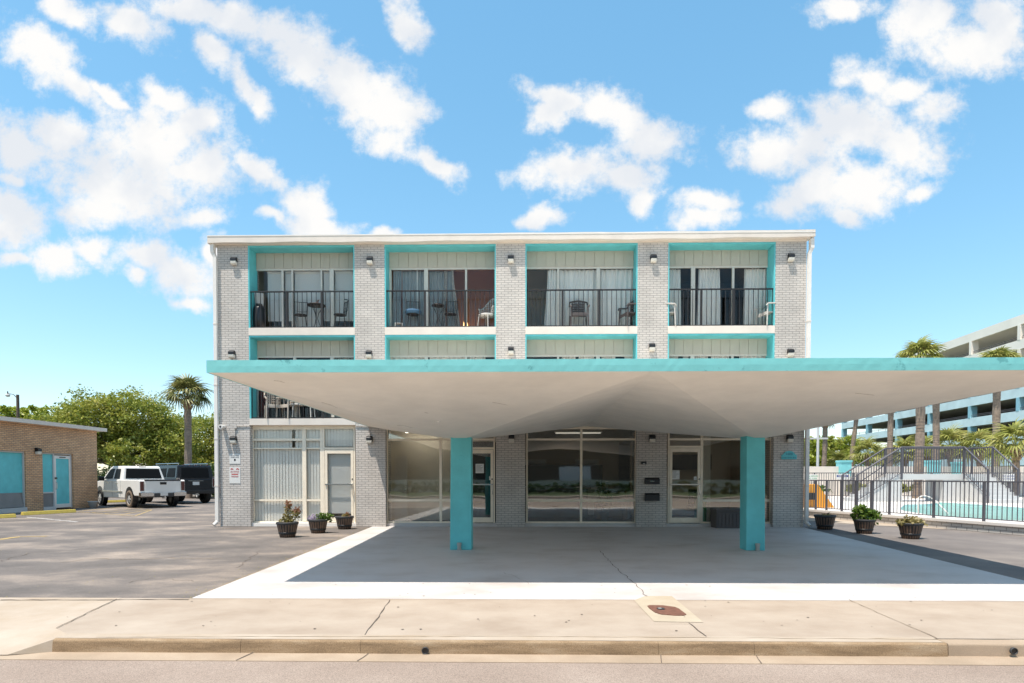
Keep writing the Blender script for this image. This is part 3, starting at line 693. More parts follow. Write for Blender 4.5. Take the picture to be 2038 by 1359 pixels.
# downspouts
def downspout(px, pxt, side):
    q = MB(); x = FX(px, 1000); xt = FX(pxt, 520); w = .048; y0 = Yf-.03
    zt = FZ(510)
    q.add([(x-w,y0-.07,.13),(x+w,y0-.07,.13),(x+w,y0+.03,.13),(x-w,y0+.03,.13),(xt-w,y0-.07,zt),(xt+w,y0-.07,zt),(xt+w,y0+.03,zt),(xt-w,y0+.03,zt)],
          [(0,3,2,1),(4,5,6,7),(0,1,5,4),(1,2,6,5),(2,3,7,6),(3,0,4,7)])
    q.box(xt-w+side*.06, xt+w+side*.06, y0-.10, y0+.05, FZ(500), FZ(481)); q.add([(xt-w,y0-.07,zt),(xt+w,y0-.07,zt),(xt+w,y0+.03,zt),(xt-w,y0+.03,zt),(xt-w+side*.06,y0-.09,FZ(500)),(xt+w+side*.06,y0-.09,FZ(500)),(xt+w+side*.06,y0+.04,FZ(500)),(xt-w+side*.06,y0+.04,FZ(500))],
          [(0,1,5,4),(1,2,6,5),(2,3,7,6),(3,0,4,7)])
    q.cyl((x,y0-.02,.16),(x+side*.06,y0-.12,.05),.05,.055,8)
    d = part(q, 'downspout', M['white'], bld)
    q = MB()
    for zz in (1.2, 2.6, 4.2, 6.0): 
        tt = (zz-.13)/(zt-.13); xx = lerp(x, xt, tt); q.box(xx-w-.01, xx+w+.01, y0-.078, y0+.035, zz, zz+.03)
    part(q, 'strap', M['cream'], d)
downspout(434, 430, -1); downspout(1603.5, 1609, 1)

# ------------------------------------------------------------------ entrance canopy
can = thing('entrance_canopy', 'wide white canopy of two inverted pyramids with teal edge on two columns', 'canopy', (1.7, 12.5, 0))
CY0, CY1 = 7.74, Yf-.03
HC0, HC1 = 2.84, 2.985
Z0 = 2.25
def canopy_pt(u, v):
    xl = lerp(-4.07, -4.60, v); xr = lerp(7.40, 8.32, v)
    x = lerp(xl, xr, u); y = lerp(CY0, CY1, v)
    hc = lerp(HC0, HC1, v)
    s_ = abs((u*2) % 1.0 - .5)*2 if u < 1 else 1.0
    vc = (12.42-CY0)/(CY1-CY0); t_ = abs(v-vc)/(vc if v < vc else 1-vc)
    pn = 26.0; m_ = min(1.0, (s_**pn + t_**pn)**(1/pn)) if (s_ or t_) else 0
    m_ = max(m_, .045)
    return Vector((x, y, hc - (hc-Z0)*(1-m_)))
TH = .155
VC = (12.42-CY0)/(CY1-CY0)
def facet_pt(k, s_, t_):
    u = (k + (s_+1)/2)/2; v = VC + t_*(VC if t_ < 0 else 1-VC)
    x = lerp(lerp(-4.07, -4.60, v), lerp(7.40, 8.32, v), u); hc = lerp(HC0, HC1, v)
    m_ = max(abs(s_), abs(t_)); m_ = m_ - .055*math.exp(-((1-m_)/.10)**2)*0
    return Vector((x, lerp(CY0, CY1, v), hc - (hc-Z0)*(1-m_)))
q = MB(); K = 14; Q = 12
for k in range(2):
    for side in range(4):
        for top in (0, 1):
            g = []
            for i in range(K+1):
                m_ = lerp(.002, 1.0, i/K)
                for j in range(Q+1):
                    w_ = lerp(-m_, m_, j/Q); st = [(w_, -m_), (m_, w_), (-w_, m_), (-m_, -w_)][side]
                    g.append(facet_pt(k, *st) + Vector((0,0,(TH-.02)*top)))
            q.add(g, [(i*(Q+1)+j, i*(Q+1)+j+1, (i+1)*(Q+1)+j+1, (i+1)*(Q+1)+j) for i in range(K) for j in range(Q)], False)
shell = part(q, 'shell', M['soffit'], can)
# fascia
q = MB(); ring = [canopy_pt(i/160, 0) for i in range(161)] + [canopy_pt(1, j/80) for j in range(1,81)] + [canopy_pt(1-i/160, 1) for i in range(1,161)] + [canopy_pt(0, 1-j/80) for j in range(1,80)]
cen = Vector((1.7, 12.5, 0)); vs = []
for i, p in enumerate(ring):
    a = ring[i-1]; b_ = ring[(i+1) % len(ring)]; d = (b_-a); nrm = Vector((d.y, -d.x, 0)).normalized()
    r1 = random.uniform(-.0006,.0006); r2 = random.uniform(-.001,.0025)
    vs += [p - nrm*.05 + Vector((0,0,.004)), p + nrm*(.01+r1) + Vector((0,0,-.004)), p + nrm*(.012+r2) + Vector((0,0,TH*.5)), p + nrm*(.01+r1) + Vector((0,0,TH+r2)), p - nrm*.06 + Vector((0,0,TH+.002))]
n = len(ring); fs = [(5*i+k, 5*i+k+1, 5*((i+1)%n)+k+1, 5*((i+1)%n)+k) for i in range(n) for k in range(4)]
q.add(vs, fs); part(q, 'fascia', M['tealf'], can)
# drip edge on top
# small lamp and cracks on the underside
def soffit_hit(px, py):
    d = cam_ray(px, py); best = None
    for i in range(600):
        y = lerp(CY0+.05, 12.3, i/600); t_ = y/d.y; x = d.x*t_; z = 1.5+d.z*t_
        v = (y-CY0)/(CY1-CY0); u = (x-lerp(-4.07,-4.60,v))/(lerp(7.40,8.32,v)-lerp(-4.07,-4.60,v)); k = 0 if u < .5 else 1
        p = facet_pt(k, (u*2-k)*2-1, (v-VC)/VC if v < VC else (v-VC)/(1-VC))
        if z >= p.z: return Vector((x, y, p.z))
    return None
p = soffit_hit(873, 838)
if p:
    q = MB(); q.cyl((p.x,p.y,p.z+.01),(p.x,p.y,p.z-.025),.035,.028,12); part(q, 'ceiling_lamp', M['white'], can)
q = MB()
for ln in ([(545,757),(556,758),(566,761)],[(790,846),(806,847),(818,851),(826,850)],[(640,800),(660,806),(672,812)],[(1702,782),(1740,786)],[(980,800),(1010,806)],[(845,820),(852,822)]):
    P = [soffit_hit(*c) for c in ln]; P = [p for p in P if p]
    for a_, b_ in zip(P[:-1], P[1:]): q.cyl(a_-Vector((0,0,.002)), b_-Vector((0,0,.001)), .0018, .0018, 4)
if q.v: part(q, 'hairline_crack', M['crackb'], can)['kind'] = 'stuff'
# columns
for cx, lo, hi in ((916.5, 895.5, 938.5), (1503.5, 1485, 1523)):
    a0, b0 = on_z(lo, 1094), on_z(hi, 1096); yc = 12.22
    x0, x1 = on_y(lo,1094,yc).x, on_y(hi,1094,yc).x; xt0, xt1 = on_y(lo+1.5,880,yc).x, on_y(hi-(1 if cx<1000 else 0),880,yc).x
    zt = 2.36; dd = .38; q = MB()
    q.add([(x0,yc,0),(x1,yc,0),(x1,yc+dd,0),(x0,yc+dd,0),(xt0,yc,zt),(xt1,yc,zt),(xt1,yc+dd,zt),(xt0,yc+dd,zt)],[(0,3,2,1),(4,5,6,7),(0,1,5,4),(1,2,6,5),(2,3,7,6),(3,0,4,7)])
    col = part(q, 'column', M['teal'], can, bevel=.018)
    q = MB(); zc = on_y(cx,912,yc).z; xc_ = (x0+x1)/2+.01
    q.lathe([(.042,0),(.05,.004),(.058,.004),(.062,0)], (0,0,0), 20, Matrix.Translation((xc_,yc-.001,zc)) @ Matrix.Rotation(math.pi/2,4,'X')); part(q, 'round_cap', M['teal'], col)
    xp = on_y(914.5 if cx < 1000 else 1506, 1094, yc).x
    q = MB(); q.cyl((xp,yc-.05,0.0),(xp,yc-.05,.13),.038,.038,14); q.cyl((xp,yc-.05,.10),(xp,yc-.05,.155),.046,.046,14); q.cyl((xp,yc-.05,.0),(xp,yc-.05,.03),.045,.045,14)
    part(q, 'drain_pipe', M['pipe'], col)

# ------------------------------------------------------------------ wall lamps
def make_lamp():
    t = thing('wall_lamp', 'lamp', 'wall lamp')
    q = MB(); q.prism([(-.0,.0),(0,.17),(-.06,.17),(-.125,.12),(-.125,.055),(0,.045)], -.085, .085, axis='x')
    q.build('housing', M['black'], t, origin=(0,0,0), bevel=.008)
    q = MB(); q.prism([(-.008,.045),(-.008,-.055),(-.07,-.06),(-.11,-.03),(-.118,.05)], -.08, .08, axis='x')
    q.build('lens', M['lampw'], t, origin=(0,0,0), bevel=.01)
    return t
lamp0 = make_lamp(); first = True
pier_words = ['far left brick pier', 'second brick pier from the left', 'middle brick pier', 'fourth brick pier from the left', 'far right brick pier']
lps = [('top floor', [(467,521),(737,520),(1017,517),(1300,516),(1573,514)]),
       ('just above the canopy edge', [(463,706),(735,706),(1017,699),(1297,692),(1572,703)]),
       ('ground floor', [(466,876),(736,876),(1018,873.5),(1297.5,873.5),(1570.5,873.5)])]
for fl, lst in lps:
    for k, (px, py) in enumerate(lst):
        o = lamp0 if first else copy_tree(lamp0); first = False
        p = on_y(px, py, Yf); o.location = (p.x, Yf-.001, p.z-.05)
        o['label'] = 'black wall lamp on the %s, %s' % (pier_words[k], fl); o['category'] = 'wall lamp'; o['group'] = 'black wall lamps on the motel piers'

# ------------------------------------------------------------------ small wall things
def text_mesh(s, size, m, loc, rot=(math.pi/2,0,0), parent=None, name='lettering', depth=.001, align='CENTER'):
    cu = bpy.data.curves.new(name, 'FONT'); cu.body = s; cu.size = size; cu.align_x = align; cu.align_y = 'CENTER'; cu.extrude = depth
    ob = bpy.data.objects.new(name+'_tmp', cu); C.objects.link(ob)
    dg = bpy.context.evaluated_depsgraph_get(); dg.update()
    me = bpy.data.meshes.new_from_object(ob.evaluated_get(dg)); bpy.data.objects.remove(ob)
    me.materials.clear(); me.materials.append(m)
    o = bpy.data.objects.new(name, me); C.objects.link(o); o.location = loc; o.rotation_euler = rot
    if parent is not None: o.parent = parent
    return o
# dome camera
p = on_y(446,850,Yf); t = thing('security_camera', 'white round security camera at the left edge of the brick pier', 'camera', (p.x, Yf, p.z))
q = MB(); q.cyl((0,0,0),(0,-.06,0),.05,.06,18); q.cyl((0,-.06,0),(0,-.22,0),.062,.066,18); q.build('housing', M['white'], t, origin=(0,0,0))
q = MB(); q.cyl((-.005,-.22,0.0),(-.005,-.232,0.0),.032,.028,14); q.build('lens', M['black'], t, origin=(0,0,0))
# signs on the left pier
def board(name, label, px0, px1, py0, py1, m=None, cat='sign', th=.006):
    a = on_y(px0,py1,Yf); b_ = on_y(px1,py0,Yf)
    t = thing(name, label, cat, ((a.x+b_.x)/2, Yf, a.z)); w = (b_.x-a.x)/2; h = b_.z-a.z
    q = MB(); q.box(-w,w,-th-.004,-.004,0,h); q.build('panel', m or M['paper'], t, origin=(0,0,0), bevel=.002)
    return t, w, h, -th-.006
t, w, h, y = board('surveillance_sign', 'small white sign with camera symbol above the red lettered sign', 457, 478.5, 903, 923)
text_mesh('24 HOUR VIDEO', .033, M['ink'], (0,y,h*.80), parent=t); text_mesh('SURVEILLANCE', .036, M['ink'], (0,y,h*.64), parent=t)
q = MB(); q.box(-.018,.018,y-.001,y+.001,h*.28,h*.50); q.box(-.026,.026,y-.001,y+.001,h*.34,h*.44); q.build('camera_symbol', M['ink'], t, origin=(0,0,0))
t, w, h, y = board('towing_sign', 'white sign with red tow truck symbols and red lettering', 457, 478.5, 929.5, 962)
q = MB()
for sx in (-1, 1):
    q.box(sx*.085-.045, sx*.085+.045, y-.001, y+.001, h*.86, h*.89); q.box(sx*.085-.03, sx*.085+.02, y-.001, y+.001, h*.89, h*.93)
    for wx in (-.028,.028): q.cyl((sx*.085+wx,y+.001,h*.855),(sx*.085+wx,y-.001,h*.855),.011,.011,10)
q.build('truck_symbol', M['redink'], t, origin=(0,0,0))
text_mesh('NO PARKING', .042, M['redink'], (0,y,h*.74), parent=t); text_mesh('TOW AWAY ZONE', .030, M['redink'], (0,y,h*.65), parent=t)
q = MB(); q.box(-.10,.10,y-.001,y+.001,h*.53,h*.585); q.build('red_band', M['redink'], t, origin=(0,0,0))
text_mesh('VEHICLES TOWED AT\nOWNERS EXPENSE', .024, M['redink'], (0,y,h*.42), parent=t)
# address plaque
p = on_y(1570,914,Yf); t = thing('address_plaque', 'teal arched address plaque on the right brick pier', 'plaque', (p.x, Yf, p.z))
pl = [(-.225,0),(.225,0),(.225,.13)] + [(.225-.07*math.sin(R(a)) , .20-.07*math.cos(R(a))) for a in (30,60)] + [(.14*math.cos(R(a)), .175+.075*math.sin(R(a))) for a in (20,50,90,130,160)] + [(-.225+.07*math.sin(R(a)) , .20-.07*math.cos(R(a))) for a in (60,30)] + [(-.225,.13)]
q = MB(); q.prism(pl, -.02, -.003); q.build('panel', M['teal'], t, origin=(0,0,0), bevel=.003)
tl = mat('plaque_lettering', (.02,.13,.20), .5)
text_mesh('1600', .105, tl, (0,-.0215,.155), parent=t); text_mesh('South Ocean Blvd', .055, tl, (0,-.0215,.05), parent=t)
# mailboxes
for (px, py, lab, white) in ((1297,957,'black mailbox with small silver label, upper of the two on the brick pier',1), (1297,990.5,'plain black mailbox, lower of the two on the brick pier',0)):
    p = on_y(px,py,Yf); t = thing('mailbox', lab, 'mailbox', (p.x, Yf, p.z-.085), group='black mailboxes by the entrance')
    w = .213; hh = .155 if white else .20
    q = MB(); q.prism([(0,0),(0,hh+.03),(-.07,hh+.015),(-.12,hh-.03),(-.12,0)], -w, w, axis='x'); q.build('box', M['black'], t, origin=(0,0,0), bevel=.006)
    q = MB(); q.box(-w-.004,w+.004,-.128,-.12,hh-.045,hh-.03); q.build('flap_edge', M['dark'], t, origin=(0,0,0))
    if white: q = MB(); q.box(-.07,.07,-.124,-.121,.075,.088); q.build('name_plate', M['chrome'], t, origin=(0,0,0))
p = on_y(1281,921.5,Yf); t = thing('doorbell_camera', 'small black camera box beside the lobby window', 'camera', (p.x, Yf, p.z))
q = MB(); q.box(-.075,.075,-.06,0,-.04,.05); q.build('housing', M['black'], t, origin=(0,0,0), bevel=.01)
q = MB(); q.box(-.03,.03,-.064,-.061,-.03,-.01); q.build('label_strip', M['paper'], t, origin=(0,0,0))
# notices taped to the doors
def notice(px0, px1, py0, py1, lab, lines=6):
    a = on_y(px0,py1,Yg-.0); b_ = on_y(px1,py0,Yg-.0)
    t = thing('paper_notice', lab, 'notice', ((a.x+b_.x)/2, Yg+.004, a.z)); w = (b_.x-a.x)/2; h = b_.z-a.z
    q = MB(); q.box(-w,w,-.002,0,0,h); q.build('sheet', M['paper'], t, origin=(0,0,0))
    q = MB()
    for k in range(lines):
        zz = h*(.85-.75*k/lines); q.box(-w*.8, w*random.uniform(.2,.8), -.0035, -.0025, zz-.004, zz+.004)
    q.build('print', M['dark'], t, origin=(0,0,0))
notice(946.5,963,923,941.5,'white printed notice taped inside the left lobby door glass')
notice(1334,1352.5,936,954,'white printed notice taped inside the right lobby door glass')
notice(1381,1387,948,955,'small square sticker at the edge of the right lobby door',2)
notice(973.5,979,947.5,955,'small square sticker at the edge of the left lobby door',2)
# deck box
a = on_z(1428,1052.5); t = thing('deck_box', 'grey slatted plastic storage box below the right window', 'storage box', (0,0,0)); 
x0, x1 = on_y(1433,1040,Yf-.35).x, on_y(1487,1040,Yf-.35).x; t.location = ((x0+x1)/2, Yf-.12, 0); w = (x1-x0)/2+.12; hb = .55
M['deckbox'] = mat('grey_resin', (.085,.072,.070), .55, var=.1)
q = MB(); q.box(-w,w,-.28,.28,.0,hb-.06)
for k in range(9): xx = -w+.04+k*(2*w-.08)/9; q.box(xx+.01, xx+(2*w-.08)/9-.01, -.295, -.28, .06, hb-.12)
q.build('box', M['deckbox'], t, origin=(0,0,0), bevel=.006)
q = MB(); q.box(-w-.02,w+.02,-.31,.29,hb-.06,hb); q.build('lid', M['deckbox'], t, origin=(0,0,0), bevel=.012)

# ------------------------------------------------------------------ curtains and blinds
def curtain(xt0, xt1, xb0, xb1, zt, zb, y, m, label, folds=9, amp=.035, group=None):
    q = MB(); nu = folds*8; nv = 10; vs = []; ph = random.random()*6; am = [random.uniform(.5,1.2) for _ in range(folds+2)]
    for j in range(nv+1):
        t_ = j/nv; e = t_*t_*(3-2*t_)
        for i in range(nu+1):
            u = i/nu; x = lerp(lerp(xt0,xt1,u), lerp(xb0,xb1,u), e)
            yy = y + amp*am[int(u*folds)]*math.sin(u*folds*2*math.pi+ph+.8*math.sin(t_*2)) + .01*math.sin(9*u+4*t_)
            vs.append((x+.01*math.sin(u*folds*2*math.pi+1), yy, lerp(zt, zb, t_)))
    q.add(vs, [(j*(nu+1)+i, j*(nu+1)+i+1, (j+1)*(nu+1)+i+1, (j+1)*(nu+1)+i) for j in range(nv) for i in range(nu)], True)
    o = q.build('curtain', m); sol = None
    tag(o, label, 'curtain', group); return o
zt = WZ(534); zb = zs3t+.04; yc_ = Yw+.17
G3 = 'curtains in the top floor windows'
curtain(WX(1090),WX(1112),WX(1083),WX(1113),zt,zb,yc_,M['curt'],'white curtain edge left of the dark chair, top floor window with two dark chairs',4)
curtain(WX(1113),WX(1188),WX(1113),WX(1188),zt,zb,yc_,M['curt'],'wide white curtain behind the front facing dark plastic chair',8)
curtain(WX(1194),WX(1262),WX(1194),WX(1262),zt,zb,yc_,M['curt'],'white curtain with loose folds behind the side facing dark chair',7)
curtain(WX(1330),WX(1356),WX(1330),WX(1358),zt,zb,yc_,M['curt'],'narrow white curtain at the left of the right top window',5)
curtain(WX(1393),WX(1436),WX(1389),WX(1438),zt,zb,yc_,M['curt'],'gathered white curtain between dark panes of the right top window',7,.04)
curtain(WX(1485),WX(1530),WX(1483),WX(1530),zt,zb,yc_,M['curt'],'white curtain at the right end of the right top window',7)
curtain(WX(780),WX(797),WX(776),WX(795),zt,zb,yc_,M['curtg'],'dark grey sheer at the left end of the window with the white wicker chair',4)
curtain(WX(798),WX(842),WX(798),WX(842),zt,zb,yc_+.04,M['curtg'],'grey sheer drawn across the left pane above the blue cushion',6,.02)
curtain(WX(852),WX(882),WX(852),WX(880),zt,zb,yc_+.04,M['curtg'],'grey sheer drawn across the middle pane beside the patterned curtain',6,.02)
curtain(WX(883),WX(888),WX(879),WX(885),zt,zb,yc_-.03,M['curtb'],'narrow patterned curtain strip left of the gap',2)
curtain(WX(888),WX(898),WX(886),WX(905),zt,zb,yc_+.02,M['curtg'],'grey sheer hanging between the two patterned curtain strips',4,.02)
curtain(WX(897),WX(901),WX(905),WX(914),zt,zb,yc_-.03,M['curtb'],'slanting patterned curtain beside the brown room',2)
curtain(WX(828),WX(829.5),WX(828),WX(829.5),zt,WZ(625),yc_-.04,M['curt'],'thin white curtain edge hanging over the blue cushioned chair',1,.01)
# second floor curtain tops
zt2 = WZ(708)
WRD = {'first':['only'],'second':['leftmost','middle','rightmost'],'third':['leftmost','second','third','rightmost'],'fourth':['leftmost','second','third','fourth','rightmost']}; CNT = {}
for (p0, p1, bay) in ((662,704,'first'),(770,842,'second'),(853,924,'second'),(931,965,'second'),(1118,1146,'third'),(1152,1184,'third'),(1198,1226,'third'),(1244,1262,'third'),(1332,1352,'fourth'),(1362,1373,'fourth'),(1386,1412,'fourth'),(1418,1455,'fourth'),(1474,1528,'fourth')):
    CNT[bay] = CNT.get(bay,-1)+1
    curtain(WX(p0,705),WX(p1,705),WX(p0,705),WX(p1,705),zt2,zs2t+.04,yc_,M['curt'] if bay != 'first' else M['curtb'],'%s curtain top showing above the canopy edge in the %s bay from the left' % (WRD[bay][CNT[bay]], bay),6,.03,'curtain tops above the canopy edge, %s window' % bay)
# horizontal blinds, top left window
def hblind(p0, p1, ztp, zbt, lab, pitch=.046, m='blind', y=None, tilt=.027):
    a, b_ = WX(p0), WX(p1); q = MB(); n = int((ztp-zbt)/pitch); y = y or yc_
    for k in range(n):
        z = ztp-.06-k*pitch; q.add([(a,y-.009,z-tilt),(b_,y-.009,z-tilt),(b_,y+.009,z+tilt),(a,y+.009,z+tilt)],[(0,1,2,3)])
    q.box(a,b_,y-.03,y+.03,ztp-.05,ztp)
    q.box(a,b_,y-.015,y+.015,zbt-.02,zbt)
    for t_ in (.2,.8): x = lerp(a,b_,t_); q.cyl((x,y,zbt),(x,y,ztp),.003,.003,4)
    o = q.build('window_blind', M[m]); tag(o, lab, 'blind'); return o
hblind(528.5,560,zt,WZ(632),'white slatted blind beside the dark doorway of the top left balcony')
hblind(564,580,zt,WZ(632),'narrow white slatted blind next to the first window post, top left balcony')
hblind(583,638,zt,zb+.02,'wide white slatted blind behind the round bistro table')
hblind(641,656,zt,WZ(632),'narrow white slatted blind right of the bistro table')
hblind(664,705,zt,WZ(632),'white slatted blind at the right end of the top left balcony')
# vertical blinds, ground floor left
def vblind(p0, p1, ytop, ybot, lab, n, m='vblind'):
    a, b_ = GX(p0), GX(p1); q = MB(); w = (b_-a)/n; y = Yg+.09
    for k in range(n):
        x = a+k*w; q.add([(x,y+.014,GZ(ybot)),(x+w*.975,y,GZ(ybot)),(x+w*.975,y,GZ(ytop)),(x,y+.014,GZ(ytop))],[(0,1,2,3)])
    q.box(a,b_,y-.02,y+.04,GZ(ytop),GZ(ytop)+.03)
    o = q.build('vertical_blind', M[m]); tag(o, lab, 'blind'); return o
vblind(504,603,893,1041,'closed white vertical blind in the wide ground floor window left of the planters',16)
vblind(604,640,893,1041,'closed white vertical blind in the narrow pane left of the glass door',6)
vblind(504,580,850,892,'short upper vertical blind left part above the wide ground floor window',12)
vblind(586,640,850,892,'short upper vertical blind right part above the narrow pane',8)
vblind(644,706,850,888,'short vertical blind in the pane above the left glass door',10)
a, b_ = GX(648), GX(703); q = MB(); y = Yg+.10
for k in range(58): z = GZ(1022)+k*.033; q.add([(a,y-.012,z),(b_,y-.012,z),(b_,y+.006,z+.031),(a,y+.006,z+.031)],[(0,1,2,3)])
o = q.build('window_blind', M['blind']); tag(o, 'white mini blind filling the left glass door', 'blind')

# ------------------------------------------------------------------ balcony furniture
def bistro_chair(label, x, y, z, rz, group='black wire bistro chairs'):
    t = thing('bistro_chair', label, 'chair', (x,y,z), rz, group)
    q = MB(); q.lathe([(.02,.45),(.18,.45),(.19,.44),(.18,.43),(.02,.43)], (0,0,0), 18); q.build('seat', M['iron'], t, origin=(0,0,0))
    q = MB(); n = 8
    arc = [( .19*math.sin(R(-65+130*k/n)), .17*math.cos(R(-65+130*k/n))+.04) for k in range(n+1)]
    top = [(xx*1.12, yy*1.15, .86+.03*math.cos((k-n/2)*.35)) for k, (xx, yy) in enumerate(arc)]
    q.tube(top, .009, 6); q.tube([(xx*1.06,yy*1.08,.60) for xx, yy in arc], .005, 5)
    for k, (xx, yy) in enumerate(arc): q.cyl((xx,yy*.9,.45), top[k], .005 if 0 < k < n else .009, None, 5)
    q.build('backrest', M['iron'], t, origin=(0,0,0))
    for sx in (-1,1):
        for sy in (-1,1):
            q = MB(); q.tube([(sx*.13,sy*.12,.43),(sx*.15,sy*.15,.2),(sx*.19,sy*.19,0)], .008, 6); q.build('leg', M['iron'], t, origin=(0,0,0))
    return t
def bistro_table(label, x, y, z, r=.27, h=.74, item=None):
    t = thing('bistro_table', label, 'table', (x,y,z))
    q = MB(); q.lathe([(.0,h),(r,h),(r+.008,h-.015),(r,h-.03),(.0,h-.012)], (0,0,0), 28); q.build('table_top', M['iron'], t, origin=(0,0,0))
    for k in range(3):
        a = k*2.094+.4; q = MB(); q.tube([(.2*math.cos(a),.2*math.sin(a),h-.03),(.06*math.cos(a),.06*math.sin(a),h-.25),(.03*math.cos(a),.03*math.sin(a),h*.45),(.09*math.cos(a),.09*math.sin(a),.15),(.2*math.cos(a),.2*math.sin(a),0)], .009, 6)
        q.build('leg', M['iron'], t, origin=(0,0,0))
    return t
yb = Yf+.27
def bp(px, py=648): return on_y(px, py, yb).x
zb3_ = zs3t
bistro_chair('black wire bistro chair left of the round table, top left balcony', bp(599), yb, zb3_, R(15))
bistro_table('round black mesh bistro table on the top left balcony', bp(630.5), yb-.02, zb3_)
bistro_chair('black wire bistro chair right of the round table, top left balcony', bp(677), yb, zb3_, R(-75))
t = thing('flower_pot', 'small dark red pot on the round bistro table', 'pot', (bp(632), yb-.02, zb3_+.74))
q = MB(); q.lathe([(.0,0),(.035,0),(.05,.07),(.045,.07),(.03,.02)], (0,0,0), 14); q.build('pot', M['maroon'], t, origin=(0,0,0))
q = MB(); 
for _ in range(16):
    a = random.random()*6.3; e = Vector((math.cos(a)*.05, math.sin(a)*.05, .12+random.random()*.04)); q.add([(0,0,.06), e+Vector((.012,0,0)), e+Vector((0,.012,.02))],[(0,1,2)])
q.build('plant', M['herbred'], t, origin=(0,0,0))
# dark covered grill at the far left
t = thing('covered_grill', 'black covered grill with white cloth behind the left end of the top left railing', 'grill', (bp(516), yb+.02, zb3_))
q = MB(); q.lathe([(.0,.0),(.17,.0),(.19,.3),(.17,.62),(.10,.78),(.0,.80)], (0,0,0), 14); q.build('cover', M['black'], t, origin=(0,0,0))
q = MB(); q.prism([(-.14,1.12),(.13,1.10),(.12,.72),(.06,.55),(.0,.75),(-.1,.66)], -.02, .02); q.build('cloth', M['wplastic'], t, origin=(0,0,0))
# bay 2
bistro_chair('black wire chair with blue cushion on the balcony with grey sheers', bp(822), yb, zb3_, R(8))
t = thing('chair_cushion', 'blue cushion lying on the black wire chair', 'cushion', (bp(822), yb, zb3_+.45))
M['bluec'] = mat('blue_cushion', (.05,.12,.20), .8, var=.2, vscale=15)
q = MB(); q.lathe([(.0,.0),(.22,.0),(.25,.05),(.24,.11),(.0,.13)], (0,0,0), 18); q.build('cushion', M['bluec'], t, origin=(0,0,0))
bistro_table('small dark bistro table between two wire chairs, second top balcony', bp(872), yb, zb3_, .19, .72)
t = thing('tray', 'small dark tray with a white candle on the small bistro table', 'tray', (bp(872), yb, zb3_+.72))
q = MB(); q.lathe([(.0,0),(.11,0),(.13,.025),(.11,.02)], (0,0,0), 16); q.build('dish', M['maroon'], t, origin=(0,0,0)); q = MB(); q.cyl((0,0,.01),(0,0,.05),.03,.03,10); q.build('candle', M['paper'], t, origin=(0,0,0))
bistro_chair('black wire chair in front of the patterned curtain', bp(897), yb, zb3_, R(-5))
t = thing('wicker_chair', 'white wicker armchair at the right end of the second top balcony', 'chair', (bp(969), yb, zb3_), R(-35))
q = MB()
for k in range(15):
    a = R(-20+ 220*k/14); rr = .27
    hgt = .62 + .35*max(0, math.sin(a))**2
    q.cyl((rr*.8*math.cos(a), rr*.75*math.sin(a)+.02,.40), (rr*math.cos(a), rr*math.sin(a)+.03, hgt), .012, .012, 5)
for hh in (.46,.52,.58,.64,.70,.76,.82,.88,.94):
    pts = []
    for k in range(31):
        a = R(-20+220*k/30); hgt = .62+.35*max(0, math.sin(a))**2
        if hh <= hgt+.01: pts.append((.27*math.cos(a), .27*math.sin(a)+.03, hh))
        elif len(pts) > 1: q.tube(pts, .010, 5); pts = []
    if len(pts) > 1: q.tube(pts, .010, 5)
q.tube([(.28*math.cos(R(-20+220*k/24)), .28*math.sin(R(-20+220*k/24))+.03, .62+.35*max(0,math.sin(R(-20+220*k/24)))**2) for k in range(25)], .02, 6)
q.build('backrest', M['wplastic'], t, origin=(0,0,0))
q = MB(); q.lathe([(.0,.42),(.25,.42),(.26,.39),(.24,.36),(.0,.36)], (0,0,0), 16); q.build('seat', M['wplastic'], t, origin=(0,0,0))
for sx in (-1,1):
    for sy in (-1,1): q = MB(); q.cyl((sx*.17,sy*.17,.37),(sx*.2,sy*.2,0),.016,.012,6); q.build('leg', M['wplastic'], t, origin=(0,0,0))
t = thing('step_stool', 'small white folding step on the floor at the left of the second top balcony', 'step stool', (bp(793), yb, zb3_), R(20))
q = MB(); q.box(-.12,.12,-.1,.1,.16,.18); q.build('top', M['wplastic'], t, origin=(0,0,0))
for sx in (-1,1): q = MB(); q.box(sx*.1-.01,sx*.1+.01,-.1,.1,0,.16); q.build('leg', M['wplastic'], t, origin=(0,0,0))
def plastic_chair(label, x, z, rz, m, y=None, group=None):
    t = thing('plastic_chair', label, 'chair', (x, y or yb, z), rz, group)
    q = MB(); q.box(-.22,.22,-.2,.2,.40,.43); q.box(-.22,.22,-.205,-.19,.33,.41); q.build('seat', m, t, origin=(0,0,0), bevel=.01)
    q = MB(); n = 7
    prof = [(-.26+.52*k/16, .80+.08*math.cos((-.26+.52*k/16)/.26*1.5)) for k in range(17)]
    q.tube([(xx, .22-.1*(xx/.26)**2, zz) for xx, zz in prof], .025, 7)
    for k in range(n): xx = -.18+.36*k/(n-1); q.box(xx-.018, xx+.018, .19-.08*(xx/.26)**2, .21-.08*(xx/.26)**2, .42, .84)
    for zz in (.55,.62,.69,.76): q.box(-.2,.2,.175,.195,zz-.012,zz+.016)
    q.build('backrest', m, t, origin=(0,0,0))
    for sx in (-1,1):
        q = MB(); q.tube([(sx*.26,.16,.82),(sx*.28,.05,.66),(sx*.28,-.2,.64),(sx*.26,-.24,.58)], .022, 7); q.build('armrest', m, t, origin=(0,0,0))
        for sy in (-1,1): q = MB(); q.cyl((sx*.245,sy*.19,.6 if sy < 0 else .42),(sx*.26,sy*.22,0),.024,.018,7); q.build('leg', m, t, origin=(0,0,0))
    return t
plastic_chair('dark brown plastic armchair facing the street, third top balcony', bp(1152), zb3_, R(2), M['plastic'], group='dark plastic armchairs on the third top balcony')
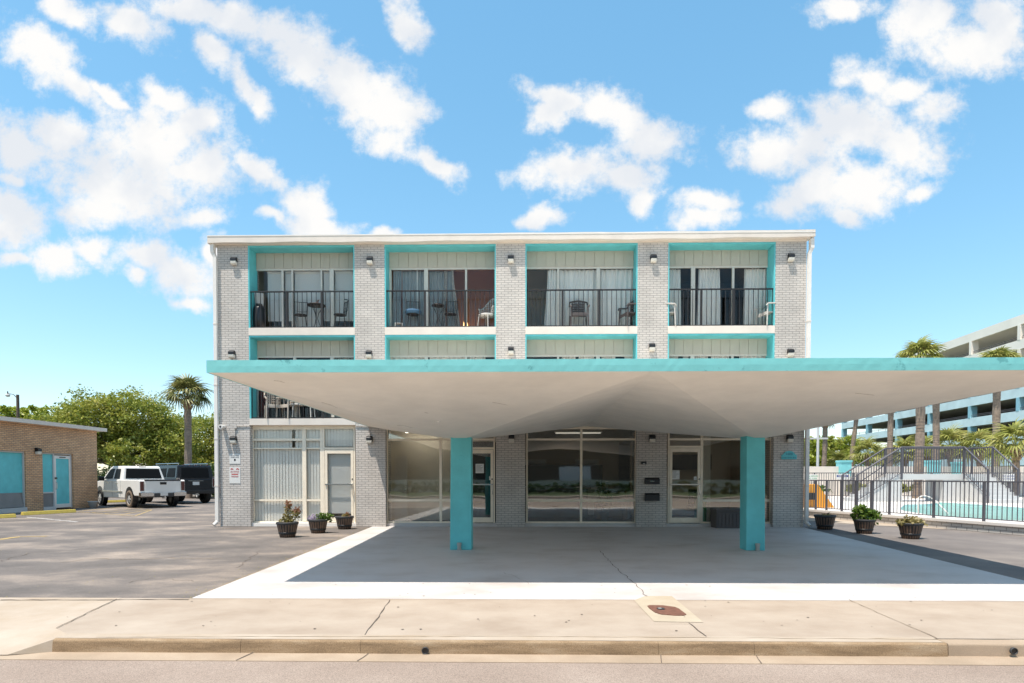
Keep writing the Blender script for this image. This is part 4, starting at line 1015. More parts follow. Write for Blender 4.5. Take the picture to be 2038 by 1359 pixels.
plastic_chair('dark brown plastic armchair turned sideways at the right end, third top balcony', bp(1253), zb3_, R(-70), M['plastic'], group='dark plastic armchairs on the third top balcony')
plastic_chair('white plastic armchair half hidden behind the pier, right top balcony', bp(1328), zb3_, R(80), M['wplastic'], group='white plastic armchairs on the right top balcony')
plastic_chair('white plastic armchair at the right end of the right top balcony', bp(1528), zb3_, R(-75), M['wplastic'], group='white plastic armchairs on the right top balcony')
# second floor left balcony
plastic_chair('grey plastic chair behind the second floor left railing', bp(545), zs2t, R(30), M['gdark'], group='grey chairs on the second floor left balcony')
plastic_chair('grey plastic chair beside the white table, second floor left balcony', bp(572), zs2t, R(-30), M['gdark'], group='grey chairs on the second floor left balcony')
t = thing('side_table', 'white table behind the second floor left railing', 'table', (bp(603), yb, zs2t))
q = MB(); q.box(-.3,.3,-.2,.2,.42,.46); q.build('table_top', M['wplastic'], t, origin=(0,0,0), bevel=.01)
for sx in (-1,1):
    for sy in (-1,1): q = MB(); q.cyl((sx*.26,sy*.16,.42),(sx*.28,sy*.18,0),.018,.018,6); q.build('leg', M['wplastic'], t, origin=(0,0,0))
q = MB(); q.box(WX(509,800), WX(531,800), Yw+.14, Yw+.17, zs2t, zs2t+2.0); o = q.build('curtain', M['maroon']); tag(o, 'dark maroon curtain panel at the left of the second floor left balcony', 'curtain')

def leafclump0(q, c, rad, n, ls):
    for _ in range(n):
        d = Vector((random.gauss(0,1), random.gauss(0,1), random.gauss(0,1))).normalized()*random.random()**.4
        p = Vector(c)+Vector((d.x*rad[0], d.y*rad[1], d.z*rad[2])); a = Vector((random.gauss(0,1),random.gauss(0,1),random.gauss(0,.6))).normalized(); b = a.orthogonal().normalized()
        q.add([p, p+a*ls*.5+b*ls*.3, p+a*ls, p+a*ls*.5-b*ls*.3], [(0,1,2,3)])
# ------------------------------------------------------------------ lobby interior
a = GX(776); q = MB(); yy = Yg+.95
t = thing('room_door', 'white six panel door standing open behind the left lobby window', 'door', (GX(785), yy, .1))
q.box(-.20,.20,-.02,.02,0,2.05); q.build('leaf', M['white'], t, origin=(0,0,0))
for zz in (.95,1.03): q = MB(); q.cyl((.15,-.02,zz),(.15,-.06,zz),.025,.025,10); q.build('knob', M['chrome'], t, origin=(0,0,0))
t = thing('wall_picture', 'pale framed picture at the left on the lobby back wall', 'picture', (GX(1070), Yg+4.9, 1.9), group='pale pictures on the lobby back wall')
q = MB(); q.box(-.45,.45,-.03,0,-.25,.25); q.build('frame', M['frame'], t, origin=(0,0,0)); q = MB(); q.box(-.4,.4,-.035,-.028,-.2,.2); q.build('canvas', M['pale'], t, origin=(0,0,0))
t2 = copy_tree(t); t2.location.x = GX(1070)+2.0; t2['label'] = 'pale framed picture at the right on the lobby back wall'
t = thing('lobby_backdrop', 'added long black cabinet along the back of the lobby', 'backdrop', (GX(1130), Yg+4.6, .08))  # added dark and pale blocks stand in for bands reflected in the glass
q = MB(); q.box(-3.2,1.6,-.3,.3,1.05,1.85); q.build('backdrop', M['black'], t, origin=(0,0,0)); q = MB(); q.box(-3.2,1.6,-.28,.3,0,1.04); q.build('lower_panel', M['pale'], t, origin=(0,0,0))
t = thing('dark_backing', 'added black screen standing behind the left lobby door', 'backing', (GX(965), Yg+.75, .08))  # added black sheets paint the dark behind the door glass
q = MB(); q.box(-.42,.05,-.02,.02,0,2.5); q.build('panel', M['black'], t, origin=(0,0,0)); q = MB(); q.add([(.05,0,0),(.5,.35,0),(.5,.35,2.5),(.05,0,2.5)],[(0,1,2,3)]); q.build('panel', M['black'], t, origin=(0,0,0))
t = thing('tall_plant', 'leafy indoor plant beside the brown armchair in the lobby', 'plant', (GX(1212), Yg+1.1, .08))
q = MB(); q.cyl((0,0,0),(0,0,.3),.12,.15,12); q.build('pot', M['roomdark'], t, origin=(0,0,0)); q = MB(); leafclump0(q, (0,0,.75), (.25,.2,.45), 220, .12); q.build('foliage', M['hedge'], t, origin=(0,0,0))
t = thing('dark_picture', 'dark wide picture on the back wall behind the right lobby window', 'picture', (GX(1440), Yg+4.1, 1.75))
q = MB(); q.box(-1.6,.9,-.03,0,0,.55); q.build('frame', M['black'], t, origin=(0,0,0))
t = thing('office_chair', 'black office chair behind the right lobby window', 'chair', (GX(1420), Yg+1.7, .08))
q = MB(); q.box(-.25,.25,-.25,.25,.4,.5); q.build('seat', M['black'], t, origin=(0,0,0), bevel=.03); q = MB(); q.box(-.22,.22,.18,.26,.5,1.0); q.build('backrest', M['black'], t, origin=(0,0,0), bevel=.03)
q = MB(); q.cyl((0,0,0),(0,0,.4),.03,.03,8); q.cyl((0,0,0),(0,0,.05),.28,.2,5); q.build('base', M['dark'], t, origin=(0,0,0))
t = thing('reception_desk', 'dark reception desk inside the lobby', 'desk', (GX(1110), Yg+3.0, .08))
q = MB(); q.box(-1.6,1.2,-.3,.3,0,1.0); q.build('body', M['roomdark'], t, origin=(0,0,0)); q = MB(); q.box(-1.7,1.3,-.36,.36,1.0,1.05); q.build('counter_top', M['black'], t, origin=(0,0,0))
t = thing('sofa', 'brown leather armchair behind the right lobby pane', 'armchair', (GX(1235), Yg+1.6, .08), R(-20))
M['leather'] = mat('brown_leather', (.12,.06,.035), .45)
q = MB(); q.box(-.4,.4,-.35,.35,.1,.45); q.build('seat', M['leather'], t, origin=(0,0,0), bevel=.05)
q = MB(); q.box(-.4,.4,.25,.42,.1,.95); q.build('backrest', M['leather'], t, origin=(0,0,0), bevel=.06)
for sx in (-1,1): q = MB(); q.box(sx*.45-.09,sx*.45+.09,-.35,.38,.05,.65); q.build('armrest', M['leather'], t, origin=(0,0,0), bevel=.05)
t = thing('wall_panel', 'orange painted panel on the wall behind the right lobby window', 'wall panel', (GX(1448), Yg+2.5, .1))
M['terra'] = mat('terracotta', (.45,.13,.05), .7)
q = MB(); q.box(-.16,.16,-.03,.03,.9,2.2); q.build('panel', M['terra'], t, origin=(0,0,0))
t = thing('interior_post', 'white square post inside the right lobby window', 'post', (GX(1428), Yg+1.2, .08))
q = MB(); q.box(-.13,.13,-.1,.1,0,2.8); q.build('post', M['roomwhite'], t, origin=(0,0,0))
t = thing('recycling_bin', 'green topped bin behind the glass next to the right lobby door', 'bin', (GX(1404), Yg+.5, .08))
M['green'] = mat('green_plastic', (.04,.30,.07), .5)
q = MB(); q.box(-.15,.15,-.15,.15,0,.75); q.build('body', M['green'], t, origin=(0,0,0), bevel=.02); q = MB(); q.box(-.17,.17,-.17,.17,.75,.82); q.build('lid', M['green'], t, origin=(0,0,0), bevel=.02)

def emis(name, col, st):
    m = bpy.data.materials.new(name); m.use_nodes = True; b = m.node_tree.nodes['Principled BSDF']; b.inputs['Base Color'].default_value = (*col,1)
    b.inputs['Emission Color'].default_value = (*col,1); b.inputs['Emission Strength'].default_value = st; return m
M['tube'] = emis('fluorescent_tube', (1,.95,.84), .35); M['tubefill'] = emis('added_fill_tube', (1,.93,.80), 4.0); M['warmlamp'] = emis('warm_lamp', (1,.55,.2), 5.0)
for (px0, px1, dy, lab) in ((1118,1202,1.6,'lit fluorescent tube on the lobby ceiling behind the middle window'),(1410,1470,1.8,'added tube brightening the room behind the right lobby window'),(800,870,1.1,'added tube brightening the room behind the left lobby window')):  # left and right tubes are unseen, added to brighten their rooms
    a, b_ = GX(px0), GX(px1); t = thing('ceiling_light', lab, 'ceiling light', ((a+b_)/2, Yg+dy, zs2b-.07), group='fluorescent ceiling lights in the lobby')
    w = (b_-a)/2+.15; q = MB(); q.box(-w,w,-.09,.09,-.03,0); q.build('housing', M['roomwhite'], t, origin=(0,0,0)); q = MB(); q.box(-w+.05,w-.05,-.07,.07,-.07,-.031); q.build('tube', M['tube'] if 1100 < px0 < 1200 else M['tubefill'], t, origin=(0,0,0))
t = thing('table_lamp', 'small glowing orange lamp behind the glass of the second top balcony', 'lamp', (WX(919), Yw+1.2, zs3t+.35))
q = MB(); q.lathe([(.0,.0),(.06,.0),(.07,.12),(.05,.26),(.0,.28)], (0,0,0), 12); q.build('lamp_shade', M['warmlamp'], t, origin=(0,0,0)); q = MB(); q.cyl((0,0,-.34),(0,0,0),.03,.02,8); q.build('base', M['dark'], t, origin=(0,0,0))

# ------------------------------------------------------------------ planters and plants
def make_planter():
    t = thing('barrel_planter', 'x', 'planter')
    q = MB(); n = 66
    def md(k, z): return 1 - .02*(1 if k % 3 == 0 else 0)
    q.lathe([(.0,.005),(.178,.0),(.192,.06),(.222,.18),(.245,.29),(.252,.345),(.225,.345),(.21,.30)], (0,0,0), n, None, True, md); q.build('staves', M['stave'], t, origin=(0,0,0))
    q = MB(); q.lathe([(.252,.315),(.262,.32),(.268,.36),(.262,.375),(.235,.375),(.232,.32)], (0,0,0), 32); q.build('rim', M['dark'], t, origin=(0,0,0))
    q = MB(); q.lathe([(.1985,.072),(.205,.076),(.2175,.122),(.211,.128)], (0,0,0), 32); q.build('hoop', M['black'], t, origin=(0,0,0))
    q = MB(); q.cyl((0,0,.29),(0,0,.335),.22,.225,24); q.build('soil', M['soil'], t, origin=(0,0,0))
    return t
pl0 = make_planter()
spots = [(566.5,1070,'barrel planter with the tall reddish plant, nearest of the left three',1.0),
         (628.5,1061.5,'barrel planter with pale flowers, middle one of the left three',.98),
         (682,1053.5,'barrel planter nearest the glass door, with a small orange plant',.98),
         (1648,1054,'barrel planter closest to the right corner of the motel',1.08),
         (1727.5,1062.5,'barrel planter with the leafy yellow green plant, middle one of the right three',1.0),
         (1821.5,1073,'barrel planter with the spreading dry plant, rightmost one by the fence',1.02)]
PL = []
for i, (px, py, lab, s_) in enumerate(spots):
    o = pl0 if i == 0 else copy_tree(pl0); p = on_z(px, py); p.y += .18
    o.location = p; o.scale = (s_, s_, s_); o.rotation_euler.z = i*.7; o['label'] = lab; o['category'] = 'planter'; o['group'] = 'half barrel planters'; PL.append((p, s_))
def leafclump(q, c, rad, n, ls, zs=1.0):
    for _ in range(n):
        d = Vector((random.gauss(0,1), random.gauss(0,1), random.gauss(0,1)*zs)); 
        if d.length < 1e-3: continue
        d = d.normalized()*random.random()**.4
        p = Vector(c)+Vector((d.x*rad[0], d.y*rad[1], abs(d.z)*rad[2] if rad[3] else d.z*rad[2]))
        a = Vector((random.gauss(0,1),random.gauss(0,1),random.gauss(0,.6))).normalized(); b_ = a.cross(Vector((random.gauss(0,1),random.gauss(0,1),random.gauss(0,1)))).normalized()
        l = ls*random.uniform(.7,1.6); w_ = l*.42
        q.add([p, p+a*l*.5+b_*w_, p+a*l, p+a*l*.5-b_*w_], [(0,1,2,3)])
def plant(i, label, clumps, m, stems=None, extra=None):
    p, s_ = PL[i]; t = thing('potted_plant', label, 'plant', (p.x,p.y,p.z+.33*s_))
    q = MB()
    for (c, r_, n, ls) in clumps: leafclump(q, c, r_, n, ls)
    q.build('foliage', m, t, origin=(0,0,0))
    if stems:
        q = MB()
        for a in stems: q.tube([(0,0,-.02), (a[0]*.5, a[1]*.5, a[2]*.55), a], .006, 5)
        q.build('stem', M['bark'], t, origin=(0,0,0))
    if extra:
        for (c, r_, n, ls) in extra[0]: q = MB(); leafclump(q, c, r_, n, ls); q.build('flowers', extra[1], t, origin=(0,0,0))
plant(0, 'tall reddish twiggy plant with two upright shoots', [((0,0,.04),(.20,.17,.14,1),130,.05),((.02,0,.28),(.09,.08,.26,0),150,.042),((.22,0,.24),(.08,.07,.10,0),90,.045),((.12,0,.14),(.08,.06,.08,0),50,.04),((-.08,0,.14),(.05,.05,.12,0),40,.035)], M['herbdry'], [(0.03,0,.42),(.26,0,.32),(-.12,0,.24),(.33,0,.2),(.1,.05,.3)], ([((.03,0,.46),(.08,.07,.12,0),90,.04),((.25,0,.34),(.11,.08,.08,0),90,.04)], M['herbred']))
plant(1, 'low mound of pale flowers with green leaves on the right', [((.10,0,.03),(.18,.16,.19,1),230,.052),((.29,0,.08),(.11,.10,.12,0),110,.05)], M['herb'], None, ([((-.08,-.03,.03),(.19,.17,.15,1),260,.03)], M['flowerw']))
plant(2, 'small orange and yellow plant in the planter by the glass door', [((.04,0,.02),(.10,.1,.10,1),70,.05)], M['herbdry'], [(.05,0,.16)], ([((.07,0,.08),(.06,.05,.06,0),30,.04)], M['herbred']))
plant(3, 'sparse low plant with dark twigs in the planter at the motel corner', [((0,0,.0),(.15,.14,.09,1),70,.045)], M['herbdry'], [(.1,0,.12),(.15,0,.14),(-.1,0,.1)])
plant(4, 'bushy yellow green plant overflowing its planter', [((-.07,0,.08),(.24,.20,.33,1),340,.08),((.17,0,.05),(.24,.20,.27,1),320,.075),((.22,0,-.03),(.08,.1,.08,0),50,.06)], M['herb'])
plant(5, 'wide spreading dry green plant on the planter by the fence', [((0,0,.0),(.36,.26,.20,1),420,.055),((-.16,0,.04),(.12,.1,.08,0),60,.04),((.2,0,.03),(.12,.1,.07,0),60,.04)], M['herbdry'], [(-.28,0,.1),(.3,0,.08)])

# ------------------------------------------------------------------ left brick building
p = on_z(195, 1008.5); LBX = p.x; LBY = p.y
q_ = on_z(40, 1017); ang = 0
lb = thing('brick_annex', 'low tan brick building with teal covered windows at the left', 'building', (LBX, LBY, 0))
def LY(px):      # y along the wall plane for a photo column
    d = cam_ray(px, 960); return LBX/d.x*d.y
def LZ(px, py): d = cam_ray(px, py); return 1.5 + d.z*LBX/d.x
zt = LZ(193, 858)
ywin = [(LY(-60), LY(52)), (LY(85.5), LY(146.5))]
zw1 = LZ(110, 901.5)
# wall segments
segs = [(10, ywin[0][0]), (ywin[0][1], ywin[1][0]), (ywin[1][1], LBY)]
q = MB()
for a, b_ in segs: q.box(LBX-.3, LBX, a, b_, 0, zt)
for a, b_ in ywin: q.box(LBX-.3, LBX, a, b_, zw1, zt)
q.box(LBX-9, LBX-.3, LBY-.3, LBY, 0, zt); q.box(LBX-9, LBX-.3, 10, 10.3, 0, zt); part(q, 'wall', M['tanbrick'], lb)
q = MB(); q.box(LBX-9.4, LBX+.28, 9.6, LBY+.35, zt, zt+.16); part(q, 'roof', M['cream'], lb)
q = MB()
for k in range(60):
    y = lerp(12, LBY, k/60); q.cyl((LBX+.1,y,zt+.16),(LBX+.1,y+random.uniform(.1,.3),zt+.165+random.random()*.03),.03,.02,5)
part(q, 'roof_gravel', M['bark'], lb)
a, b_ = ywin[0]; zmid = LZ(40, 980.5)
q = MB(); q.box(LBX-.16, LBX-.12, a, b_-.05, zmid, zw1-.06); w_ = part(q, 'window_board', M['teal'], lb)
q = MB(); q.add([(LBX-.02,a,.22),(LBX-.02,b_-.10,.22),(LBX-.12,b_-.22,zmid),(LBX-.12,a,zmid)],[(0,1,2,3)]); q.box(LBX-.17,LBX-.13,a,b_-.05,.2,zmid)
part(q, 'lower_board', mat('grey_board',(.23,.22,.21),.7,var=.1), lb)
q = MB(); q.box(LBX-.14,LBX-.06,a,b_,zw1-.06,zw1); q.box(LBX-.14,LBX-.06,b_-.05,b_,.2,zw1-.06); q.box(LBX-.2,LBX+.03,a,b_,.0,.2); part(q, 'window_frame', M['pale'], lb)
a, b_ = ywin[1]; ym = LY(110); zm2 = LZ(97, 980)
q = MB(); q.box(LBX-.16,LBX-.12,a,ym,zm2,zw1-.05); part(q, 'window_board', M['teal'], lb)
q = MB(); q.box(LBX-.155,LBX-.12,a,ym,.15,zm2-.04); part(q, 'lower_board', mat('grey_board2',(.21,.205,.20),.7,var=.1), lb)
q = MB(); q.box(LBX-.15,LBX-.08,a,b_,zw1-.06,zw1); q.box(LBX-.15,LBX-.08,a,ym,zm2-.04,zm2+.02); q.box(LBX-.15,LBX-.08,b_-.06,b_,.05,zw1-.06); q.box(LBX-.15,LBX-.075,ym,ym+.06,.05,zw1-.06); q.box(LBX-.2,LBX+.02,a,ym,.0,.15); part(q, 'window_frame', M['pale'], lb)
q = MB(); dy0, dy1 = ym+.07, b_-.07; zt2_ = zw1-.10
q.box(LBX-.13,LBX-.08,dy0,dy0+.09,.08,zt2_); q.box(LBX-.13,LBX-.08,dy1-.09,dy1,.08,zt2_); q.box(LBX-.13,LBX-.08,dy0+.09,dy1-.09,zt2_-.14,zt2_); q.box(LBX-.13,LBX-.08,dy0+.09,dy1-.09,.08,.25)
d = part(q, 'door', M['white'], lb)
q = MB(); q.box(LBX-.12,LBX-.10,dy0+.09,dy1-.09,.25,zt2_-.14); part(q, 'door_panel', M['teal'], d)
q = MB(); q.box(LBX-.085,LBX-.07,dy0+.3,dy1-.3,zt2_-.1,zt2_-.06); part(q, 'closer', M['black'], d)
q = MB(); q.tube([(LBX-.08,dy0+.05,1.25),(LBX-.02,dy0+.05,1.22),(LBX-.02,dy0+.05,.95),(LBX-.08,dy0+.05,.92)],.015); part(q, 'handle', M['chrome'], d)
q = MB(); q.box(LBX-.08,LBX-.05,dy0+.0,dy0+.12,1.38,1.46); part(q, 'lock', M['black'], d)
o = copy_tree(lamp0); o.location = (LBX, LY(74), LZ(74, 899)-.05); o.rotation_euler = (0,0,math.pi/2); o.scale = (1.3,1.3,1.3); o['label'] = 'black wall lamp on the tan brick wall between teal window and door'; del o['group']
# wheel stops and flower pot
def wheelstop(pa, pb, lab):
    A = on_z(*pa); B = on_z(*pb); c = (A+B)/2; L_ = (B-A).length/2; an = math.atan2(B.y-A.y, B.x-A.x)
    q = MB(); q.prism([(-.09,0),(.09,0),(.055,.13),(-.055,.13)], -L_, L_, axis='x'); 
    o = q.build('wheel_stop', M['yellow'], None, origin=(0,0,0), bevel=.01); o.location = c; o.rotation_euler = (0,0,an); tag(o, lab, 'wheel stop', 'yellow parking wheel stops')
wheelstop((44,1025.5),(149,1019.5),'yellow concrete wheel stop in front of the teal door'); wheelstop((-90,1036),(30,1029.5),'yellow concrete wheel stop cut by the left edge of the photo')
p = on_z(186,1010); wheelstop((205,1000.5),(262,998.5),'yellow concrete wheel stop under the white pickup truck')
t = thing('flower_pot', 'small empty whitish bowl pot at the corner of the brick annex', 'pot', (p.x+.12, p.y-.2, 0))
q = MB(); q.lathe([(.0,.0),(.13,.0),(.2,.28),(.24,.30),(.22,.31),(.17,.25),(.0,.22)], (0,0,0), 20); q.build('bowl', M['pale'], t, origin=(0,0,0))
# markings
def mark(name, pts, w, m):
    o = strip([on_z(*c) for c in pts], w, .002, .004).build(name, m); tag(o, kind='structure')
mark('parking_line', [(52,1029),(154,1038.5)], .10, M['wline'])
for a, b_ in (((150,1018),(268,1027)),((268,1027),(302,1014.5)),((160,1017),(240,1009)),((180,1020.5),(285,1011)),((205,1022.5),(297,1013)),((235,1025),(300,1014))): mark('parking_line', [a, b_], .09, M['yline'])
mark('parking_line', [(-5,1074),(38,1068),(92,1067)], .22, M['yline'])

# ------------------------------------------------------------------ vehicles
def veh(name, label, loc, heading, cat='car'):
    t = thing(name, label, cat, loc, heading); return t
def shape(q, prof, w, wt=None, ztaper=None):
    """side profile (x, z) extruded over width w; vertices above ztaper move in to wt"""
    n = len(prof); vs = []
    for s_ in (-1, 1):
        for (x, z) in prof:
            ww = w if (ztaper is None or z <= ztaper[0]) else lerp(w, wt, min(1, (z-ztaper[0])/(ztaper[1]-ztaper[0])))
            vs.append((x, s_*ww, z))
    q.add(vs, [tuple(range(n)), tuple(reversed(range(n,2*n)))] + [(i, n+i, n+(i+1)%n, (i+1)%n) for i in range(n)])
def wheel(t, x, y, r, wd, mt, side):
    q = MB(); Mx = Matrix.Translation((x,y,r)) @ Matrix.Rotation(math.pi/2*(-side), 4, 'X')
    q.lathe([(r*.60,-wd/2),(r*.93,-wd/2),(r,-wd/2+.04),(r,wd/2-.04),(r*.93,wd/2),(r*.62,wd/2),(r*.60,wd/2-.05)], (0,0,0), 28, Mx)
    w_ = q.build('tyre', mt, None, origin=(0,0,0))
    o = bpy.data.objects.new('wheel', None); C.objects.link(o); o.parent = t; w_.parent = o
    q = MB(); q.cyl((0,0,wd/2-.10),(0,0,wd/2-.08),r*.6,r*.6,24,Mx); b_ = q.build('rim_back', M['dark'], o, origin=(0,0,0))
    q = MB()
    for k in range(6):
        a = k*math.pi/3; c_, s_ = math.cos(a), math.sin(a)
        q.add([(c_*.05-s_*.05,s_*.05+c_*.05,wd/2-.01),(c_*.05+s_*.05,s_*.05-c_*.05,wd/2-.01),(c_*r*.58+s_*.035,s_*r*.58-c_*.035,wd/2-.03),(c_*r*.58-s_*.035,s_*r*.58+c_*.035,wd/2-.03)],[(0,1,2,3)],M=Mx)
    q.lathe([(r*.54,wd/2-.05),(r*.60,wd/2-.015),(r*.64,wd/2-.005)], (0,0,0), 24, Mx); q.cyl((0,0,wd/2-.08),(0,0,wd/2),.07,.06,12,Mx)
    q.build('rim', M['alloy'], o, origin=(0,0,0))
# white pickup
head = math.atan2(.6, -.8)
rl, rr = on_z(268,1009.5), on_z(345,1007.5)
axc = on_z(268,1010) + Vector((.5*1.62*math.sin(head), 0, 0))*0
hd = Vector((math.cos(head), math.sin(head), 0)); lf = Vector((-hd.y, hd.x, 0))   # left side of the vehicle
base = on_z(268,1010) - lf*0.80*1 
t = veh('pickup_truck', 'white four door pickup truck with dark tailgate cap parked beside the tan brick building', base, head, 'pickup truck')
bw = .98
q = MB(); shape(q, [(-1.15,.62),(-1.15,1.22),(-1.10,1.27),(1.0,1.27),(1.02,1.27),(3.55,1.24),(4.5,1.14),(4.62,.95),(4.62,.5),(4.15,.42),(3.2,.42),(.55,.42),(.45,.62),(-.45,.62),(-.55,.55),(-1.1,.55)], bw)
body = q.build('body', M['carwhite'], t, origin=(0,0,0), bevel=.03)
q = MB(); shape(q, [(.92,1.25),(1.08,1.86),(1.2,1.92),(2.55,1.92),(2.75,1.86),(3.5,1.25)], bw-.04, bw-.2, (1.25,1.92)); q.build('cab', M['carwhite'], t, origin=(0,0,0), bevel=.04)
def panel(prof, y0, y1, nm, m, par):   # side glass following tumblehome
    for s_ in (-1,1):
        q = MB(); vs = [(x, s_*(lerp(y0,y1,(z-1.25)/.67)+.012), z) for x, z in prof]; q.add(vs, [tuple(range(len(vs)))])
        q.build(nm, m, par, origin=(0,0,0))
panel([(1.25,1.32),(1.38,1.78),(1.95,1.80),(1.98,1.32)], bw-.04, bw-.2, 'side_window', M['carglass'], t)
panel([(2.14,1.32),(2.12,1.80),(2.55,1.80),(2.70,1.75),(3.2,1.32)], bw-.04, bw-.2, 'side_window', M['carglass'], t)
q = MB(); q.add([(.93,-.80,1.33),(.93,.80,1.33),(1.055,.72,1.80),(1.055,-.72,1.80)],[(0,1,2,3)]); q.build('rear_window', M['carglass'], t, origin=(0,0,0))
q = MB(); q.add([(2.80,-.70,1.83),(2.80,.70,1.83),(3.50,.80,1.30),(3.50,-.80,1.30)],[(0,1,2,3)]); q.build('windscreen', M['carglass'], t, origin=(0,0,0))
q = MB(); q.box(-.98,.88,-.85,.85,1.262,1.275); q.build('bed_floor', M['dark'], t, origin=(0,0,0))
q = MB(); q.box(-1.19,-1.12,-.76,.76,.66,1.22); q.build('tailgate', M['carwhite'], t, origin=(0,0,0), bevel=.015)
q = MB(); q.box(-1.20,-1.06,-.77,.77,1.22,1.29); q.build('tailgate_cap', M['dark'], t, origin=(0,0,0), bevel=.01)
q = MB(); q.box(-1.20,-1.19,-.14,.14,1.06,1.17); q.build('tailgate_handle', M['black'], t, origin=(0,0,0))
for s_ in (-1,1):
    q = MB(); q.box(-1.17,-1.02,s_*.80,s_*.955,.78,1.20); q.build('tail_light', M['tail'], t, origin=(0,0,0), bevel=.01)
    q = MB(); q.box(-1.30,-1.05,s_*.42,s_*.985,.52,.72); q.build('bumper_end', M['chrome'], t, origin=(0,0,0), bevel=.03)
    q = MB(); q.box(3.0,3.08,s_*.98,s_*1.22,1.22,1.42); q.build('mirror', M['black'], t, origin=(0,0,0), bevel=.03)
    for hx in (1.5, 2.55): q = MB(); q.box(hx-.1,hx+.08,s_*.94,s_*1.0,1.10,1.15); q.build('door_handle', M['chrome'], t, origin=(0,0,0), bevel=.008)
    q = MB(); q.box(.8,3.3,s_*(bw+.0),s_*(bw+.03),.70,.76); q.build('side_trim', M['chrome'], t, origin=(0,0,0))
    q = MB()
    for dx in (1.05, 2.06, 3.12): q.box(dx-.006,dx+.006,s_*(bw-.03),s_*(bw+.003),.5,1.22)
    q.build('door_gap', M['dark'], t, origin=(0,0,0))
q = MB(); q.box(-1.28,-1.1,-.42,.42,.50,.68); q.build('bumper', M['dark'], t, origin=(0,0,0), bevel=.02)
q = MB(); q.box(-1.29,-1.282,-.16,.16,.55,.69); q.build('licence_plate', M['paper'], t, origin=(0,0,0))
q = MB(); q.box(-1.4,-1.1,-.04,.04,.42,.50); q.cyl((-1.36,0,.50),(-1.36,0,.56),.03,.03,8); q.build('tow_hitch', M['chrome'], t, origin=(0,0,0))
q = MB(); q.box(1.10,1.16,-.15,.15,1.86,1.90); q.build('brake_light', M['tail'], t, origin=(0,0,0))
for wx in (0, 3.66):
    for s_ in (-1,1): q = MB(); q.cyl((wx,s_*(bw-.2),.47),(wx,s_*(bw+.006),.47),.49,.49,24); q.build('wheel_arch', M['black'], t, origin=(0,0,0))
for wx in (0, 3.66):
    for s_ in (-1,1): wheel(t, wx, s_*(bw-.10), .40, .26, M['dustytyre'] if s_ > 0 and wx == 0 else M['tyre'], s_)
t.scale = (1.04,1.04,1.05)
# black boxy suv
p = on_z(405,1000.5); base = p + lf*.80
t = veh('sport_utility_vehicle', 'black boxy off road vehicle with silver roof rack parked behind the white pickup', base, head, 'suv')
q = MB(); shape(q, [(-.85,.55),(-.85,1.30),(3.0,1.30),(4.1,1.22),(4.2,.6),(3.9,.5)], 1.0); q.build('body', M['carblack'], t, origin=(0,0,0), bevel=.04)
q = MB(); shape(q, [(-.83,1.28),(-.74,1.96),(-.66,2.02),(2.4,2.02),(2.85,1.30)], .98, .86, (1.3,2.0)); q.build('cabin', M['carblack'], t, origin=(0,0,0), bevel=.04)
for s_ in (-1,1):
    for (a, b_) in ((-.55,.35),(.5,1.4),(1.55,2.4)): q = MB(); q.add([(a,s_*.985,1.38),(b_,s_*.985,1.38),(b_-.05,s_*.885,1.86),(a,s_*.885,1.86)],[(0,1,2,3)]); q.build('side_window', M['carglass'], t, origin=(0,0,0))
q = MB(); q.add([(-.835,-.72,1.36),(-.835,.72,1.36),(-.765,.68,1.86),(-.765,-.68,1.86)],[(0,1,2,3)]); q.build('rear_window', M['carglass'], t, origin=(0,0,0))
for s_ in (-1,1):
    q = MB(); q.box(-.89,-.85,s_*.84,s_*.98,.85,1.35); q.build('light_frame', M['chrome'], t, origin=(0,0,0))
    q = MB(); q.box(-.905,-.89,s_*.87,s_*.95,.88,1.32); q.build('tail_light', M['tail'], t, origin=(0,0,0))
    q = MB(); q.tube([(-.6,s_*.75,2.1),(2.2,s_*.75,2.1)],.025,6); 
    for xx in (-.55,.7,2.1): q.cyl((xx,s_*.75,2.0),(xx,s_*.75,2.1),.02,.02,6)
    q.build('roof_rail', M['chrome'], t, origin=(0,0,0))
q = MB(); q.box(-.97,-.8,-.98,.98,.52,.72); q.build('bumper', M['black'], t, origin=(0,0,0), bevel=.02)
q = MB(); q.box(-.865,-.855,-.17,.17,.98,1.15); q.build('licence_plate', M['paper'], t, origin=(0,0,0))
q = MB(); q.box(-.868,-.852,-.4,.4,1.19,1.21); q.build('trim_strip', M['chrome'], t, origin=(0,0,0))
q = MB(); q.box(-1.0,-.96,-.10,.10,.44,.50); q.cyl((-1.02,0,.48),(-1.02,0,.56),.035,.035,8); q.build('tow_hitch', M['chrome'], t, origin=(0,0,0))
q = MB()
for k in range(5): q.cyl((-.80,-.6+.3*k,2.02),(-.86,-.6+.3*k,2.02),.035,.035,8)
q.build('marker_light', M['tail'], t, origin=(0,0,0))
for wx in (0,3.1):
    for s_ in (-1,1): wheel(t, wx, s_*.86, .44, .30, M['tyre'], s_)
t.scale = (1.03,1.03,1.05)
